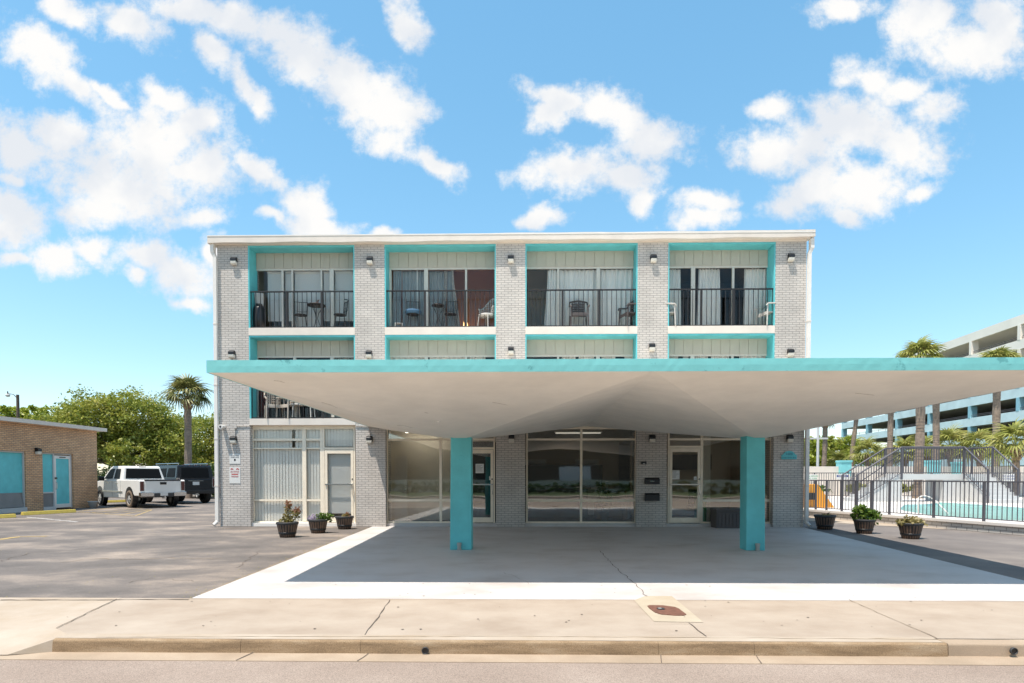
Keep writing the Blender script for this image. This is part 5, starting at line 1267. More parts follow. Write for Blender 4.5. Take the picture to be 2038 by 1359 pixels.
# red car, mostly hidden by the motel
p = on_z(424,992)
t = veh('red_car', 'dark red sedan mostly hidden behind the motel corner downspout', p + lf*-.1 + hd*.6, head)
q = MB(); shape(q, [(-.9,.35),(-1.0,.9),(-.6,1.0),(3.2,.95),(3.6,.7),(3.6,.35)], .88); q.build('body', M['carred'], t, origin=(0,0,0), bevel=.05)
q = MB(); shape(q, [(-.5,.98),(.1,1.42),(1.5,1.46),(2.4,.98)], .8, .62, (.98,1.45)); q.build('cabin', M['carglass'], t, origin=(0,0,0), bevel=.05)
q = MB(); shape(q, [(.0,1.38),(.15,1.47),(1.45,1.50),(1.6,1.42)], .62); q.build('roof', M['carred'], t, origin=(0,0,0), bevel=.02)
q = MB(); q.box(-1.02,-.98,-.8,-.45,.68,.85); q.box(-1.02,-.98,.45,.8,.68,.85); q.build('tail_light', M['tail'], t, origin=(0,0,0))
for wx in (0,2.7):
    for s_ in (-1,1): wheel(t, wx, s_*.8, .32, .2, M['tyre'], s_)

# ------------------------------------------------------------------ trees
def tree(name, label, base, trunk_h, trunk_r, lumps, m, n_leaf, ls, group=None, trunks=None, cat='tree'):
    t = thing(name, label, cat, base, 0, group)
    q = MB(); rnd = random.Random(hash(label) % 1000 if False else len(label)*31+int(base[0]*10))
    b0 = Vector((0,0,0)); fork = Vector((rnd.uniform(-.2,.2), rnd.uniform(-.2,.2), trunk_h))
    q.cyl(b0, fork*.5+Vector((.05,0,0)), trunk_r*1.25, trunk_r*.95, 9); q.cyl(fork*.5+Vector((.05,0,0)), fork, trunk_r*.95, trunk_r*.8, 9)
    for (c, r_) in lumps:
        c = Vector(c); mid = fork.lerp(c, .5)+Vector((rnd.uniform(-.3,.3),rnd.uniform(-.3,.3),.3)); q.cyl(fork-Vector((0,0,.2)), mid, trunk_r*.5, trunk_r*.3, 6); q.cyl(mid, c, trunk_r*.3, trunk_r*.08, 6)
    q.build('trunk', M['bark'], t, origin=(0,0,0))
    q = MB(); vol = sum(r_[0]*r_[1]*r_[2] for c, r_ in lumps)**1.0
    tot = sum((r_[0]*r_[2])**1.0 for c, r_ in lumps)
    for (c, r_) in lumps:
        nn = int(n_leaf*(r_[0]*r_[2])/tot)
        # secondary clumps on the lump surface
        K = max(8, int(nn/45)); cl = []
        for _ in range(K):
            d = Vector((rnd.gauss(0,1),rnd.gauss(0,1),rnd.gauss(0,1))).normalized()*rnd.uniform(.45,.97); cl.append(Vector((c[0]+d.x*r_[0], c[1]+d.y*r_[1], c[2]+d.z*r_[2])))
        for _ in range(nn):
            cc = rnd.choice(cl); s_ = min(r_)*.15
            p = cc+Vector((rnd.gauss(0,s_),rnd.gauss(0,s_),rnd.gauss(0,s_*.7)))
            a = Vector((rnd.gauss(0,1),rnd.gauss(0,1),rnd.gauss(0,.7))).normalized(); b_ = a.cross(Vector((rnd.gauss(0,1),rnd.gauss(0,1),rnd.gauss(0,1)))).normalized()
            l = ls*rnd.uniform(.5,1.3)
            q.add([p-a*l*.5, p+b_*l*.28, p+a*l*.5, p-b_*l*.28], [(0,1,2,3)])
    q.build('crown', m, t, origin=(0,0,0))
    return t
def gp(px, D): p = at_depth(px, HY, D); return (p.x, p.y, -.02)
tree('live_oak', 'large spreading live oak with yellow green crown behind the brick annex and pickup', gp(235,50), 2.4, .32,
     [((-4.0,0,4.6),(2.9,2.6,2.2)),((-1.5,-.5,6.3),(2.9,2.6,2.3)),((1.7,0,6.5),(3.0,2.6,2.2)),((4.2,.5,4.6),(2.5,2.4,2.4)),((0,1,4.2),(4.0,2.5,1.8)),((-6.0,.5,3.6),(1.8,2,1.6)),((2.2,-1.2,3.4),(2.6,2,1.3)),((-6.6,0,4.9),(2.1,2,1.9)),((-8.4,.5,4.2),(1.7,1.8,1.6))], M['leaf'], 68000, .23)
tree('live_oak', 'dense tree with dark green crown behind the black vehicle and palm', gp(395,56), 2.2, .3,
     [((-3,0,4.2),(2.6,2.5,2.3)),((0,0,4.9),(3.0,2.6,2.3)),((3,0,5.6),(2.6,2.5,2.2)),((0,-1,2.6),(4,2,1.6)),((6,1,5.0),(2.5,2.4,2.6))], M['leaf'], 40000, .24)
tree('lime_tree', 'bright lime green airy tree behind the wooden lamp pole', gp(42,72), 4.5, .25,
     [((-1.0,0,7.6),(3.2,2.5,1.5)),((3.2,.5,8.4),(3.2,2.5,1.6)),((5.6,.5,7.6),(1.8,1.8,1.2)),((1.2,0,9.0),(2.0,1.8,1.1))], M['leaflime'], 10000, .36)
tree('lime_tree', 'lime green tree cut by the left edge of the photo above the annex roof', gp(-12,70), 4.5, .25,
     [((0,0,7.8),(3.0,2.5,1.6)),((2,0,7.0),(2.2,2,1.2)),((1.0,0,8.8),(1.4,1.5,.9))], M['leaflime'], 8000, .36)
tree('shrub', 'dark green understorey shrub beyond the pickup and annex corner', gp(215,44), .5, .08,
     [((0,0,1.1),(2.2,1.5,1.3)),((-2.4,0,1.0),(1.8,1.5,1.2)),((3.5,.5,1.0),(2.5,1.5,1.1)),((7.2,1,1.2),(2.2,1.5,1.4))], M['hedge'], 9000, .22, cat='shrub')
for i, (px, D, h_, lab) in enumerate(((1622,70,6.3,'tall yellow green tree just right of the motel corner'),(1665,82,7.4,'pale green tree rising beside the far end of the parking garage'),(1590,64,5.6,'green tree peeking out past the motel corner downspout'))):
    tree('broadleaf_tree', lab, gp(px,D), 2.0, .2, [((0,0,h_*.55),(2.6,2,h_*.33)),((1.4,0,h_*.8),(1.7,1.5,h_*.2)),((-1.2,0,h_*.78),(1.6,1.5,h_*.2)),((2.6,0,h_*.4),(1.8,1.6,h_*.28))], M['leaflime'] if i else M['leaf'], 9000, .34, group='trees beside the parking garage')
# sabal palms
def make_frond(m, L_=1.15, seed=1):
    rnd = random.Random(seed); q = MB()
    # petiole along +x then fan of drooping blades
    q.tube([(0,0,0),(.45*L_,0,.10*L_),(.75*L_,0,.08*L_)], .014, 4)
    c = Vector((.72*L_,0,.08*L_)); n = 15
    for k in range(n):
        a = R(-115+230*k/(n-1)); ln = L_*(.85-.25*abs(k-n/2)/(n/2))*rnd.uniform(.85,1.1)
        d = Vector((math.cos(a), math.sin(a), 0)); s_ = Vector((-d.y, d.x, 0)); w = .045
        pts = []
        for j, f in enumerate((0, .35, .7, 1.0)):
            dr = -.68*ln*(f**2.0)*(.7+.3*rnd.random()) + .08*math.sin(f*3); pts.append(c + d*ln*f*(.98-.18*f) + Vector((0,0,dr+ .05*abs(math.sin(a)))))
        vs = []
        for j, p in enumerate(pts):
            ww = w*(1.0,1.1,.75,.1)[j]; vs += [p+s_*ww, p-s_*ww]
        q.add(vs, [(2*j,2*j+1,2*j+3,2*j+2) for j in range(3)])
    me = q
    return me
def palm(label, px, D, z_boot, trunk_r, crown_r, m=None, n_fr=30, lean=0, group='tall cabbage palms by the pool', seed=3, base_px=None, boots=True):
    rnd = random.Random(seed); base = Vector(gp(px, D)); m = m or M['palmleaf']
    t = thing('palm_tree', label, 'palm tree', base, 0, group)
    q = MB(); pts = []; N_ = 14
    for k in range(N_+1):
        f = k/N_; pts.append(Vector((lean*f*f+.04*math.sin(f*5+seed), .03*math.cos(f*4), z_boot*f)))
    for k in range(N_):
        r0 = trunk_r*(1.0 + .10*math.sin(k*2.1) + (.18 if k == 0 else 0)); q.cyl(pts[k], pts[k+1], r0, trunk_r*(1.0+.10*math.sin((k+1)*2.1)), 12)
        for j in range(3): f = (j+.5)/3; c = pts[k].lerp(pts[k+1], f); q.cyl(c, c+Vector((0,0,.03)), trunk_r*1.06, trunk_r*1.0, 12)
    q.build('trunk', M['palmbark'], t, origin=(0,0,0))
    top = pts[-1]
    if boots:
        q = MB()
        for k in range(34):
            a = k*2.4; z = -.05+.75*k/34; r_ = trunk_r*1.0; d = Vector((math.cos(a), math.sin(a), 0))
            p = top+d*r_+Vector((0,0,z)); q.cyl(p, p+d*.16+Vector((0,0,.20)), .045, .025, 5)
        q.cyl(top, top+Vector((0,0,.8)), trunk_r*1.15, trunk_r*.8, 10)
        q.build('boots', M['boots'], t, origin=(0,0,0))
    cr = MB(); c0 = top+Vector((0,0,.75 if boots else .05))
    for k in range(n_fr):
        az = k*2.399+rnd.uniform(-.2,.2); el = R(lerp(80, -22, (k/n_fr)**.85)+rnd.uniform(-8,8))
        fr = make_frond(m, crown_r*.62*rnd.uniform(.85,1.1), seed*50+k)
        Mx = Matrix.Translation(c0+Vector((0,0,rnd.uniform(-.15,.1)))) @ Matrix.Rotation(az,4,'Z') @ Matrix.Rotation(-el,4,'Y') @ Matrix.Rotation(rnd.uniform(-.4,.4),4,'X')
        cr.add(fr.v, fr.f, False, Mx)
    cr.build('crown', m, t, origin=(0,0,0))
    return t
palm('single cabbage palm with drooping crown standing behind the black vehicle at the left', 375, 41, 6.1, .22, 2.05, n_fr=34, group=None, seed=4)
palm('nearest tall cabbage palm, its thick trunk behind the pool stairs and crown above the canopy', 1828, 34, 7.3, .22, 1.6, seed=5, m=M['palmleafy'])
palm('tall cabbage palm with slimmer trunk just right of the thickest palm trunk', 1861, 42, 7.0, .2, 1.5, seed=6)
palm('tall cabbage palm at the right with boots showing under the canopy edge', 1981, 39, 7.95, .21, 1.6, seed=7, m=M['palmleafy'])
palm('tall cabbage palm behind the left pool stair railing', 1771, 48, 7.6, .2, 1.6, seed=8)
palm('tall cabbage palm with leaning trunk left of the pool stairs', 1694, 60, 8.2, .2, 1.6, seed=9, lean=.5)
palm('tall cabbage palm nearest the motel corner', 1640, 60, 6.4, .22, 1.6, seed=10)
for i, (px, D, zc, lab) in enumerate(((1726,58,4.0,'left of the pool stairs'),(1800,52,3.8,'between the two left tall trunks above the stair platform'),(1846,56,4.2,'between the two thick palm trunks'),(1890,46,4.1,'just right of the two thick palm trunks'),(1948,44,3.8,'left of the right tall trunk'),(2022,36,3.6,'at the right edge of the photo'),(1670,62,3.0,'behind the left aqua box'),(1760,60,3.4,'behind the leaning railing of the left stairs'))):
    palm('short cabbage palm %s' % lab, px, D, zc-1.1, .18, 2.2, m=M['palmleafy'], n_fr=26, group='short cabbage palms in front of the garage', seed=20+i)

# utility pole with lamp
b0 = Vector(gp(38.5, 60)); t = thing('street_lamp', 'wooden pole with curved arm lamp above the annex roof', 'street lamp', b0)
q = MB(); zt_p = at_depth(38,785,60).z; q.cyl((0,0,0),(0,0,zt_p),.17,.13,10); q.build('pole', M['bark'], t, origin=(0,0,0))
q = MB(); q.tube([(-.1,0,zt_p-.3),(-.4,0,zt_p+.02),(-.9,0,zt_p+.12)],.035,6); q.build('arm', M['greyrail'], t, origin=(0,0,0))
q = MB(); q.lathe([(.0,-.25),(.16,-.2),(.22,-.02),(.2,.02),(.08,.06)], (-1.0,0,zt_p+.02), 14); q.build('lamp_shade', M['white'], t, origin=(0,0,0)); q = MB(); q.cyl((-1.0,0,zt_p+.06),(-1.0,0,zt_p+.35),.07,.04,8); q.build('ballast', M['dark'], t, origin=(0,0,0))
# pale utility pole on the right
b0 = Vector(gp(1627, 55)); t = thing('utility_pole', 'pale utility pole with cross arm behind the motel corner', 'utility pole', b0)
q = MB(); q.cyl((0,0,0),(0,0,7.5),.13,.10,10); q.build('pole', M['pale'], t, origin=(0,0,0)); q = MB(); q.box(-.9,.9,-.05,.05,4.9,5.05); q.build('cross_arm', M['pale'], t, origin=(0,0,0))

# ------------------------------------------------------------------ parking garage
gar = thing('parking_garage', 'long multi storey parking garage with pale blue parapets and white top levels', 'building', (72,95,0))
gd = Vector((.109, 1, 0)); 
def gcam(t_): # camera space to world
    xc, zc = 71.9+.109*t_, 95+t_
    return Vector((xc*math.cos(YAW)-zc*math.sin(YAW), zc*math.cos(YAW)+xc*math.sin(YAW), 0))
def gt(px): r_ = (px-CX)/F; return (71.9-95*r_)/(r_-.109)
cols = [gt(p) for p in (1673.5,1722,1780,1844,1924,2019)] ; cols.append(cols[-1]-11.4)
T0, T1 = cols[0], cols[-1]-11
dirv = (gcam(1)-gcam(0)).normalized(); nrm = Vector((dirv.y, -dirv.x, 0))   # points away from the viewer side
def gbox(q, ta, tb, d0, d1, z0, z1):
    A = gcam(ta); B = gcam(tb)
    vs = [A+nrm*d0, B+nrm*d0, B+nrm*d1, A+nrm*d1]
    v8 = [(p.x,p.y,z0) for p in vs]+[(p.x,p.y,z1) for p in vs]
    q.add(v8, [(0,3,2,1),(4,5,6,7),(0,1,5,4),(1,2,6,5),(2,3,7,6),(3,0,4,7)])
levels = [4.35, 7.45, 10.65, 13.85, 17.2, 20.55, 23.95]
for k, z in enumerate(levels):
    T0_ = T0 if k < 4 else gt(1700 + 0*k)
    white = k >= 5
    q = MB(); gbox(q, T0, T1, 0, .3, z-1.32, z); part(q, 'parapet', M['concgar'] if white else M['gblue'], gar)
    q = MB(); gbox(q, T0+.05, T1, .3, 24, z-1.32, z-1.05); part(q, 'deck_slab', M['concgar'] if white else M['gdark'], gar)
    q = MB()
    for dz in (.25,.45): A = gcam(T0)+nrm*.2; B = gcam(T1)+nrm*.2; q.cyl((A.x,A.y,z+dz),(B.x,B.y,z+dz),.035,.035,5)
    tt = T1
    while tt < T0: A = gcam(tt)+nrm*.2; q.cyl((A.x,A.y,z),(A.x,A.y,z+.45),.03,.03,5); tt += 2.8
    if k < 6: part(q, 'guard_rail', M['greyrail'], gar)
for c_ in cols:
    for k in range(7):
        z1 = levels[k]-1.32; z0 = levels[k-1] if k else 0; white = k >= 5
        q = MB(); gbox(q, c_, c_-.55, -.04, 1.0, z0, z1); A = gcam(c_-.55); B = gcam(c_-1.5)
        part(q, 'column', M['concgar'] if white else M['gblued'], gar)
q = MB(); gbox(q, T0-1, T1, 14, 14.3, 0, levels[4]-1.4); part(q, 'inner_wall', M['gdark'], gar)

# ------------------------------------------------------------------ pool area
DZ = .27
def camw(xc, zc, z=0): return Vector((xc*math.cos(YAW)-zc*math.sin(YAW), zc*math.cos(YAW)+xc*math.sin(YAW), z))
fA = camw(13.03+2.0, 15.35-7.3); fB = camw(11.06-1.6, 22.6+5.8)
fdir = (fA-fB).normalized(); fn = Vector((-fdir.y, fdir.x, 0)); 
if fn.x < 0: fn = -fn
def fpt(zc): return camw(11.06+(22.6-zc)*.2717, zc)
# deck with a hole for the pool
poolpx = [(1790,1013),(1800,1016.5),(1868,1027.5),(2038,1036),(2300,1046),(2300,1022),(2038,1010.5),(1960,1004.5),(1872,999.5),(1845,1003),(1800,1004)]
pool = [on_z(x, y, DZ) for x, y in poolpx]
q = MB(); e0 = fB-fn*.12; e1 = fA-fn*.12; far = 46
poly = [(e0.x,e0.y),(e1.x,e1.y),(e1.x+60,e1.y),(e1.x+60,far),(e0.x,far)]
import bmesh
def deck_with_hole(outer, hole, z, name, m):
    bm = bmesh.new(); vo = [bm.verts.new((x,y,z)) for x, y in outer]; vh = [bm.verts.new((p.x,p.y,z)) for p in hole]
    eds = [bm.edges.new((vo[i], vo[(i+1)%len(vo)])) for i in range(len(vo))] + [bm.edges.new((vh[i], vh[(i+1)%len(vh)])) for i in range(len(vh))]
    bmesh.ops.triangle_fill(bm, use_beauty=True, edges=eds)
    me = bpy.data.meshes.new(name); bm.to_mesh(me); bm.free(); me.materials.append(m)
    o = bpy.data.objects.new(name, me); C.objects.link(o); tag(o, kind='structure'); return o
deck_with_hole(poly, pool, DZ, 'pool_deck', M['slab'])
# basin
q = MB(); n = len(pool); q.add([(p.x,p.y,DZ) for p in pool]+[(p.x,p.y,-.9) for p in pool], [(i,(i+1)%n,n+(i+1)%n,n+i) for i in range(n)]); tag(q.build('pool_basin', M['poolwall']), kind='structure')
q = MB(); q.add([(p.x,p.y,-.9) for p in pool], [tuple(range(n))]); tag(q.build('pool_floor', M['poolwall']), kind='structure')
def water_mat():
    m = bpy.data.materials.new('pool_water'); m.use_nodes = True; nt = m.node_tree; N = nt.nodes; L = nt.links; N.clear()
    out = N.new('ShaderNodeOutputMaterial'); tr = N.new('ShaderNodeBsdfTransparent'); tr.inputs[0].default_value = (.70,.93,.91,1)
    gl = N.new('ShaderNodeBsdfGlossy'); gl.inputs['Roughness'].default_value = .05; fr = N.new('ShaderNodeFresnel'); fr.inputs[0].default_value = 1.33
    g = N.new('ShaderNodeNewGeometry'); n_ = N.new('ShaderNodeTexNoise'); n_.inputs['Scale'].default_value = 3; n_.inputs['Detail'].default_value = 3; L.new(g.outputs['Position'], n_.inputs['Vector'])
    bp_ = N.new('ShaderNodeBump'); bp_.inputs['Distance'].default_value = .05; bp_.inputs['Strength'].default_value = .6; L.new(n_.outputs['Fac'], bp_.inputs['Height']); L.new(bp_.outputs[0], gl.inputs['Normal'])
    df = N.new('ShaderNodeBsdfDiffuse'); df.inputs[0].default_value = (.45,.72,.67,1)
    a = N.new('ShaderNodeMixShader'); a.inputs[0].default_value = .45; L.new(tr.outputs[0], a.inputs[1]); L.new(df.outputs[0], a.inputs[2])
    mx = N.new('ShaderNodeMixShader'); mu = N.new('ShaderNodeMath'); mu.operation = 'MULTIPLY'; mu.inputs[1].default_value = .35; L.new(fr.outputs[0], mu.inputs[0]); L.new(mu.outputs[0], mx.inputs[0]); L.new(a.outputs[0], mx.inputs[1]); L.new(gl.outputs[0], mx.inputs[2])
    L.new(mx.outputs[0], out.inputs[0]); return m
q = MB(); q.add([(p.x,p.y,.16) for p in pool], [tuple(range(n))]); tag(q.build('pool_water', water_mat()), kind='structure')
# deck edge wall
q = MB(); 
A, B = fB-fn*.12, fA-fn*.12
def wallseg(q, A, B, th, z0, z1, nn):
    v = [A, B, B+nn*th, A+nn*th]; q.add([(p.x,p.y,z0) for p in v]+[(p.x,p.y,z1) for p in v], [(0,3,2,1),(4,5,6,7),(0,1,5,4),(1,2,6,5),(2,3,7,6),(3,0,4,7)])
wallseg(q, A, B, .35, -.05, DZ-.06, fn); o = q.build('pool_deck_edge', M['deckbrick']); tag(o, kind='structure')
q = MB(); wallseg(q, A-fn*.05, B-fn*.05, .4, DZ-.06, DZ+.012, fn); o = q.build('pool_deck_coping', M['slab']); tag(o, kind='structure')
# paved strip in front of the deck
q = MB(); v = [A, fpt(17.2)-fn*.12, fpt(17.2)-fn*.25, fpt(19)-fn*1.2, fpt(22.4)-fn*1.9, A-fn*2.2]; q.add([(p.x,p.y,.004) for p in v], [tuple(range(len(v)))]); tag(q.build('paved_path', M['concl']), kind='structure')
# fence panels as one thing with posts
fen = thing('pool_fence', 'grey metal picket fence on the deck edge in front of the pool', 'fence', fpt(18)+Vector((0,0,DZ)))
zr = 1.375; q = MB()
a_, b__ = fpt(25.5), fpt(8.5); q.box(0,0,0,0,0,0) if False else None
def bar(q, A, B, z0, z1, w=.02):
    d = (B-A).normalized(); s_ = Vector((-d.y,d.x,0))*w
    v = [A+s_, B+s_, B-s_, A-s_]; q.add([(p.x,p.y,z0) for p in v]+[(p.x,p.y,z1) for p in v], [(0,3,2,1),(4,5,6,7),(0,1,5,4),(1,2,6,5),(2,3,7,6),(3,0,4,7)])
bar(q, a_, b__, zr-.035, zr, .024); bar(q, a_, b__, DZ+.07, DZ+.095, .014); part(q, 'rail', M['greyrail'], fen)
q = MB(); L_ = (b__-a_).length; n = int(L_/.125)
for k in range(n): p = a_.lerp(b__, (k+.5)/n); q.cyl((p.x,p.y,DZ+.09),(p.x,p.y,zr-.03),.012,.012,5)
o = part(q, 'picket', M['greyrail'], fen); o['kind'] = 'stuff'
pz = [22.17,21.67,21.0,20.4,19.8,19.15,17.7,16.3,14.9,13.5,12.1,10.7,9.3,23.4,24.6]
for zc in pz: p = fpt(zc); q = MB(); bar(q, p-fdir*.028, p+fdir*.028, DZ, zr-.03, .028); part(q, 'post', M['greyrail'], fen)

# the step-over bridge by the pool: platform, two flights, rails
br = thing('pool_stair_bridge', 'pale step over bridge with grey railings beside the pool', 'stairs', camw(20.3,29.6)+Vector((0,0,DZ)))
PZ = 1.62; ZF, ZB = 29.2, 30.5; XLp, XRp, XRR = 18.86, 21.87, 23.25
def cbox(q, x0, x1, z0, z1, h0, h1):
    v = [camw(x0,z0), camw(x1,z0), camw(x1,z1), camw(x0,z1)]
    q.add([(p.x,p.y,h0) for p in v]+[(p.x,p.y,h1) for p in v], [(0,3,2,1),(4,5,6,7),(0,1,5,4),(1,2,6,5),(2,3,7,6),(3,0,4,7)])
q = MB(); cbox(q, XLp, XRR, ZF, ZB, PZ-.28, PZ); part(q, 'platform', M['pale'], br)
q = MB(); cbox(q, 18.35, 18.9, ZF+.02, ZB-.02, DZ, PZ-.28); part(q, 'support_wall', M['pale'], br)
q = MB(); cbox(q, 20.9, XRR, ZF+.03, ZB-.03, DZ, PZ-.281); part(q, 'support_wall', M['pale'], br)
ns = 7
q = MB()
for k in range(ns): # left flight, going down in -x
    x1 = XLp-.30*k; cbox(q, x1-.30, x1, ZF+.04, ZB-.04, DZ, PZ-(k+1)*(PZ-DZ)/(ns+1))
part(q, 'left_steps', M['pale'], br)
q = MB()
for k in range(ns): z1 = ZF-.26*k; cbox(q, XRp+.03, XRR, z1-.26, z1-.001, DZ, PZ-(k+1)*(PZ-DZ)/(ns+1))
part(q, 'right_steps', M['pale'], br)
RH = 1.30
def rail_run(q, pts, step=.125, rb=.038, low=.06):
    """pts: list of ((xc, zc), floor z)"""
    for ((a, za), (b, zb_)) in zip(pts[:-1], pts[1:]):
        A = camw(*a); B = camw(*b)
        q.cyl((A.x,A.y,za+RH),(B.x,B.y,zb_+RH),rb,rb,6); q.cyl((A.x,A.y,za+low),(B.x,B.y,zb_+low),.016,.016,5)
        n_ = max(1, int((B-A).length/step))
        for k in range(n_): f = (k+.5)/n_; p = A.lerp(B,f); z = lerp(za,zb_,f); q.cyl((p.x,p.y,z+low),(p.x,p.y,z+RH),.015,.015,5)
def posts_at(lst, par):
    for ((x, z), f) in lst: p = camw(x,z); q = MB(); q.box(p.x-.035,p.x+.035,p.y-.035,p.y+.035,max(DZ,f-.25),f+RH); part(q,'post',M['greyrail'],par)
runs = [([((16.7,ZF),.27),((XLp,ZF),PZ),((XRp,ZF),PZ),((XRp,27.7),.5)], 'front_railing'),
        ([((16.7,ZB),.27),((XLp,ZB),PZ),((XRR,ZB),PZ),((XRR,ZF),PZ),((XRR,27.7),.5)], 'back_railing')]
for pts, nm in runs:
    q = MB(); rail_run(q, pts); r_ = part(q, nm, M['greyrail'], br); posts_at(pts, r_)
for (x, z) in ((16.9,ZF+.1),(16.9,ZB-.1)):
    q = MB(); A = camw(x,z); B = camw(XLp,z); q.cyl((A.x,A.y,DZ+.95),(B.x,B.y,PZ+.95),.02,.02,6); part(q, 'hand_rail', M['greyrail'], br)
# fence behind the bridge
f2 = thing('rear_fence', 'grey metal picket fence running behind the pool stairs', 'fence', camw(20,33)+Vector((0,0,DZ)))
A = camw(14.5,33.2); B = camw(36,33.2); q = MB(); bar(q, A, B, 1.67, 1.71, .025); bar(q, A, B, .42, .45, .015); part(q, 'rail', M['greyrail'], f2)
q = MB(); n = int((B-A).length/.13)
for k in range(n): p = A.lerp(B,(k+.5)/n); q.cyl((p.x,p.y,.44),(p.x,p.y,1.68),.014,.014,4)
o = part(q, 'picket', M['greyrail'], f2); o['kind'] = 'stuff'
for k in range(11): p = A.lerp(B,k/10); q = MB(); q.box(p.x-.03,p.x+.03,p.y-.03,p.y+.03,DZ,1.68); part(q,'post',M['greyrail'],f2)
# low wall with aqua boxes
w1 = thing('garden_wall', 'long low beige wall behind the pool area', 'wall', camw(24,37.5))
q = MB(); cbox(q, 15, 60, 37.5, 37.8, 0, 2.12); part(q, 'wall', M['cream'], w1)
def aqua(px0, px1, py0, py1, D, lab):
    a = at_depth(px0,py1,D); b_ = at_depth(px1,py0,D); t = thing('aqua_planter_box', lab, 'planter box', ((a.x+b_.x)/2, a.y, 1.5), group='square aqua boxes on the low wall')
    w = (b_.x-a.x)/2; q = MB(); q.box(-w*.92,w*.92,0,w*1.8,.0,b_.z-1.56); q.build('box', M['palet'], t, origin=(0,0,0), bevel=.02)
    q = MB(); q.box(-w,w,-.04,w*1.85,b_.z-1.62,b_.z-1.5); q.build('rim', M['palet'], t, origin=(0,0,0), bevel=.01)
aqua(1673,1696,916,941,37.2,'square aqua box left of the pool stairs'); aqua(1851,1873,916,941,37.2,'square aqua box seen through the platform railing'); aqua(1900,1915,919,928,37.2,'low aqua box right of the middle of the platform railing')
# signs
def sgn(px0, px1, py0, py1, D, lab, bars, name='pool_sign'):
    a = at_depth(px0,py1,D); b_ = at_depth(px1,py0,D); t = thing(name, lab, 'sign', ((a.x+b_.x)/2, a.y, a.z)); w = (b_.x-a.x)/2; h = b_.z-a.z
    q = MB(); q.box(-w,w,-.02,0,0,h); q.build('panel', M['paper'], t, origin=(0,0,0))
    for (u0,u1,v0,v1,mm) in bars: q = MB(); q.box(-w+2*w*u0,-w+2*w*u1,-.025,-.021,h*v0,h*v1); q.build('marking', M[mm], t, origin=(0,0,0))
    return t, w, h
t, w, h = sgn(1664,1691,943,954,32.9,'white sign with dark blue lettered strip on the rear fence', [(.04,.15,.45,.78,'bluei'),(.78,.90,.45,.78,'bluei'),(.15,.78,.45,.50,'bluei'),(.15,.78,.74,.78,'bluei')])
text_mesh('POOL AREA', .12, M['bluei'], (-.02,-.024,h*.62), parent=t)
t, w, h = sgn(1602,1626,944,957,32.9,'white sign with green lettering near the motel corner', [])
text_mesh('POOL HOURS', .12, M['greeni'], (0,-.024,h*.72), parent=t); text_mesh('9 AM - 9 PM', .12, M['greeni'], (0,-.024,h*.34), parent=t)
t, w, h = sgn(1996,2018,943,958,32.9,'white sign with blue lettering behind the right stair railing', [])
text_mesh('NO DIVING', .13, M['bluei'], (0,-.024,h*.68), parent=t); text_mesh('NO LIFEGUARD', .10, M['bluei'], (0,-.024,h*.34), parent=t)
# depth marker on the pool wall
p = on_z(1935,1005.5,DZ); t = text_mesh('3 FT', .42, M['ink'], (p.x, p.y-.30, DZ+.006), (0,0,R(-4)), name='depth_marker'); tag(t, 'black 3 FT depth marking on the pool edge', 'marking')
# pool hand rail
t = thing('pool_hand_rail', 'white curved hand rail at the pool steps', 'hand rail', on_z(1828,1022,DZ))
q = MB(); pts = [Vector((0,0,0)), Vector((.01,.05,.42)), Vector((.05,.08,.52)), Vector((.14,.1,.57)), Vector((.30,.12,.58)), Vector((.42,.1,.54)), Vector((.55,.0,.42)), Vector((.72,-.35,.02))]
q.tube(pts, .022, 7); q.build('rail', M['white'], t, origin=(0,0,0))
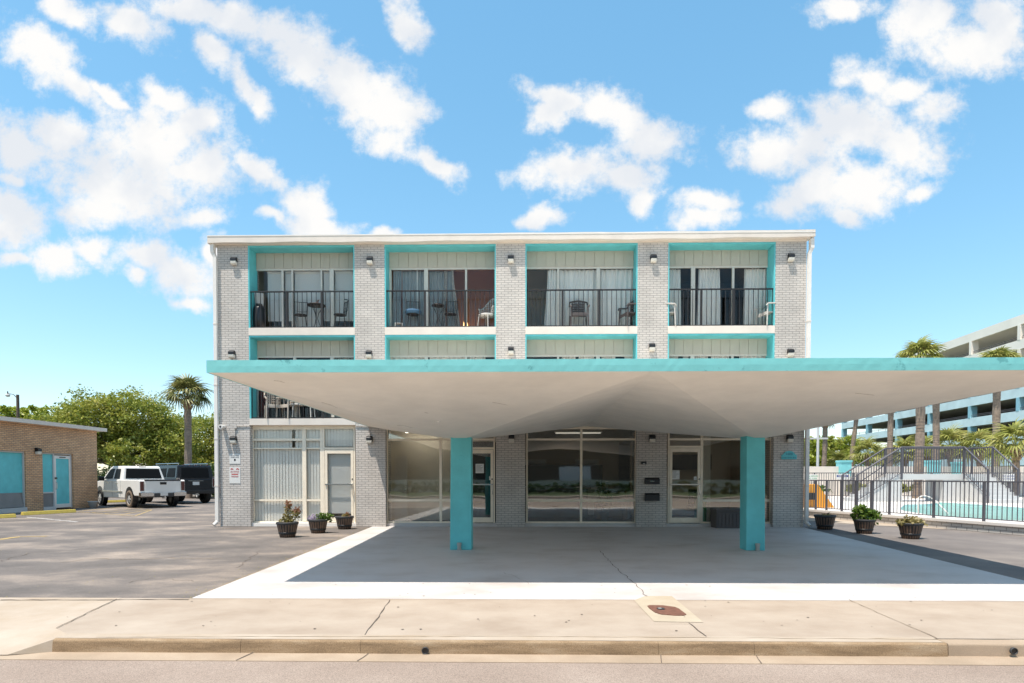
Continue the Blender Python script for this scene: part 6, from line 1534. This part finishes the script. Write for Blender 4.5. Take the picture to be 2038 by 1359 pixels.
# orange slide
t = thing('pool_slide', 'orange slide with sloping side beside the motel corner', 'slide', at_depth(1627,1011,24.0)*1.0)
q = MB(); q.prism([(-.9,0),(-.9,.93),(-.15,.96),(.1,.62),(.55,0)], -.3, .3); q.build('chute', M['orange'], t, origin=(0,0,0), bevel=.02)
q = MB(); q.box(-.62,-.30,-.5,-.31,.35,.62); q.build('seat_box', M['black'], t, origin=(0,0,0))
# bushes behind the rear fence
tree('shrub', 'ornamental yellow grass clump seen under the platform', camw(21.5,34.5)+Vector((0,0,DZ)), .2,.04, [((0,0,.55),(1.5,.8,.5)),((-1.6,0,.45),(.9,.7,.4))], M['palmleafy'], 2500, .22, cat='shrub')
tree('shrub', 'small green bush at the left behind the rear fence', camw(18.0,35)+Vector((0,0,DZ)), .2,.04, [((0,0,.4),(.5,.5,.4))], M['herb'], 600, .14, cat='shrub')
tree('shrub', 'small green bush at the right of the stairs by the pool', camw(24.6,31.5)+Vector((0,0,DZ)), .2,.04, [((0,0,.3),(.7,.5,.3))], M['herb'], 800, .12, cat='shrub')

# ------------------------------------------------------------------ across the street (seen in the glass)
tree('hedge', 'long clipped hedge across the street reflected in the lobby glass', (0,-17,0), .3,.05, [((x,0,.45),(1.6,.8,.55)) for x in range(-24,28,2)], M['hedge'], 24000, .22, cat='hedge')
t = thing('sky_mask_building', 'added dark brown building across the street hiding bright sky from the lobby glass', 'building', (0,-30,0))  # added to keep bright sky out of the lobby glass reflections
q = MB(); q.box(-60,60,-40,-30,0,5.2); part(q, 'wall', M['bark'], t); q = MB(); q.box(-60.4,60.4,-40.4,-29.6,5.2,5.5); part(q, 'roof', M['dark'], t)
for k in range(12): q = MB(); q.box(-50+9*k,-46.5+9*k,-30.02,-29.96,1.0,2.6); part(q, 'window', M['pale'] if k % 3 == 0 else M['carglass'], t)
q = MB(); q.box(-60, 60, -21.2, -21.0, 0, 1.15); tag(q.build('boundary_wall', M['panel']), 'long low pale wall across the street mirrored in the lobby glass', 'wall')
bpy.data.objects.remove(bpy.data.objects['tmp']) if 'tmp' in bpy.data.objects else None
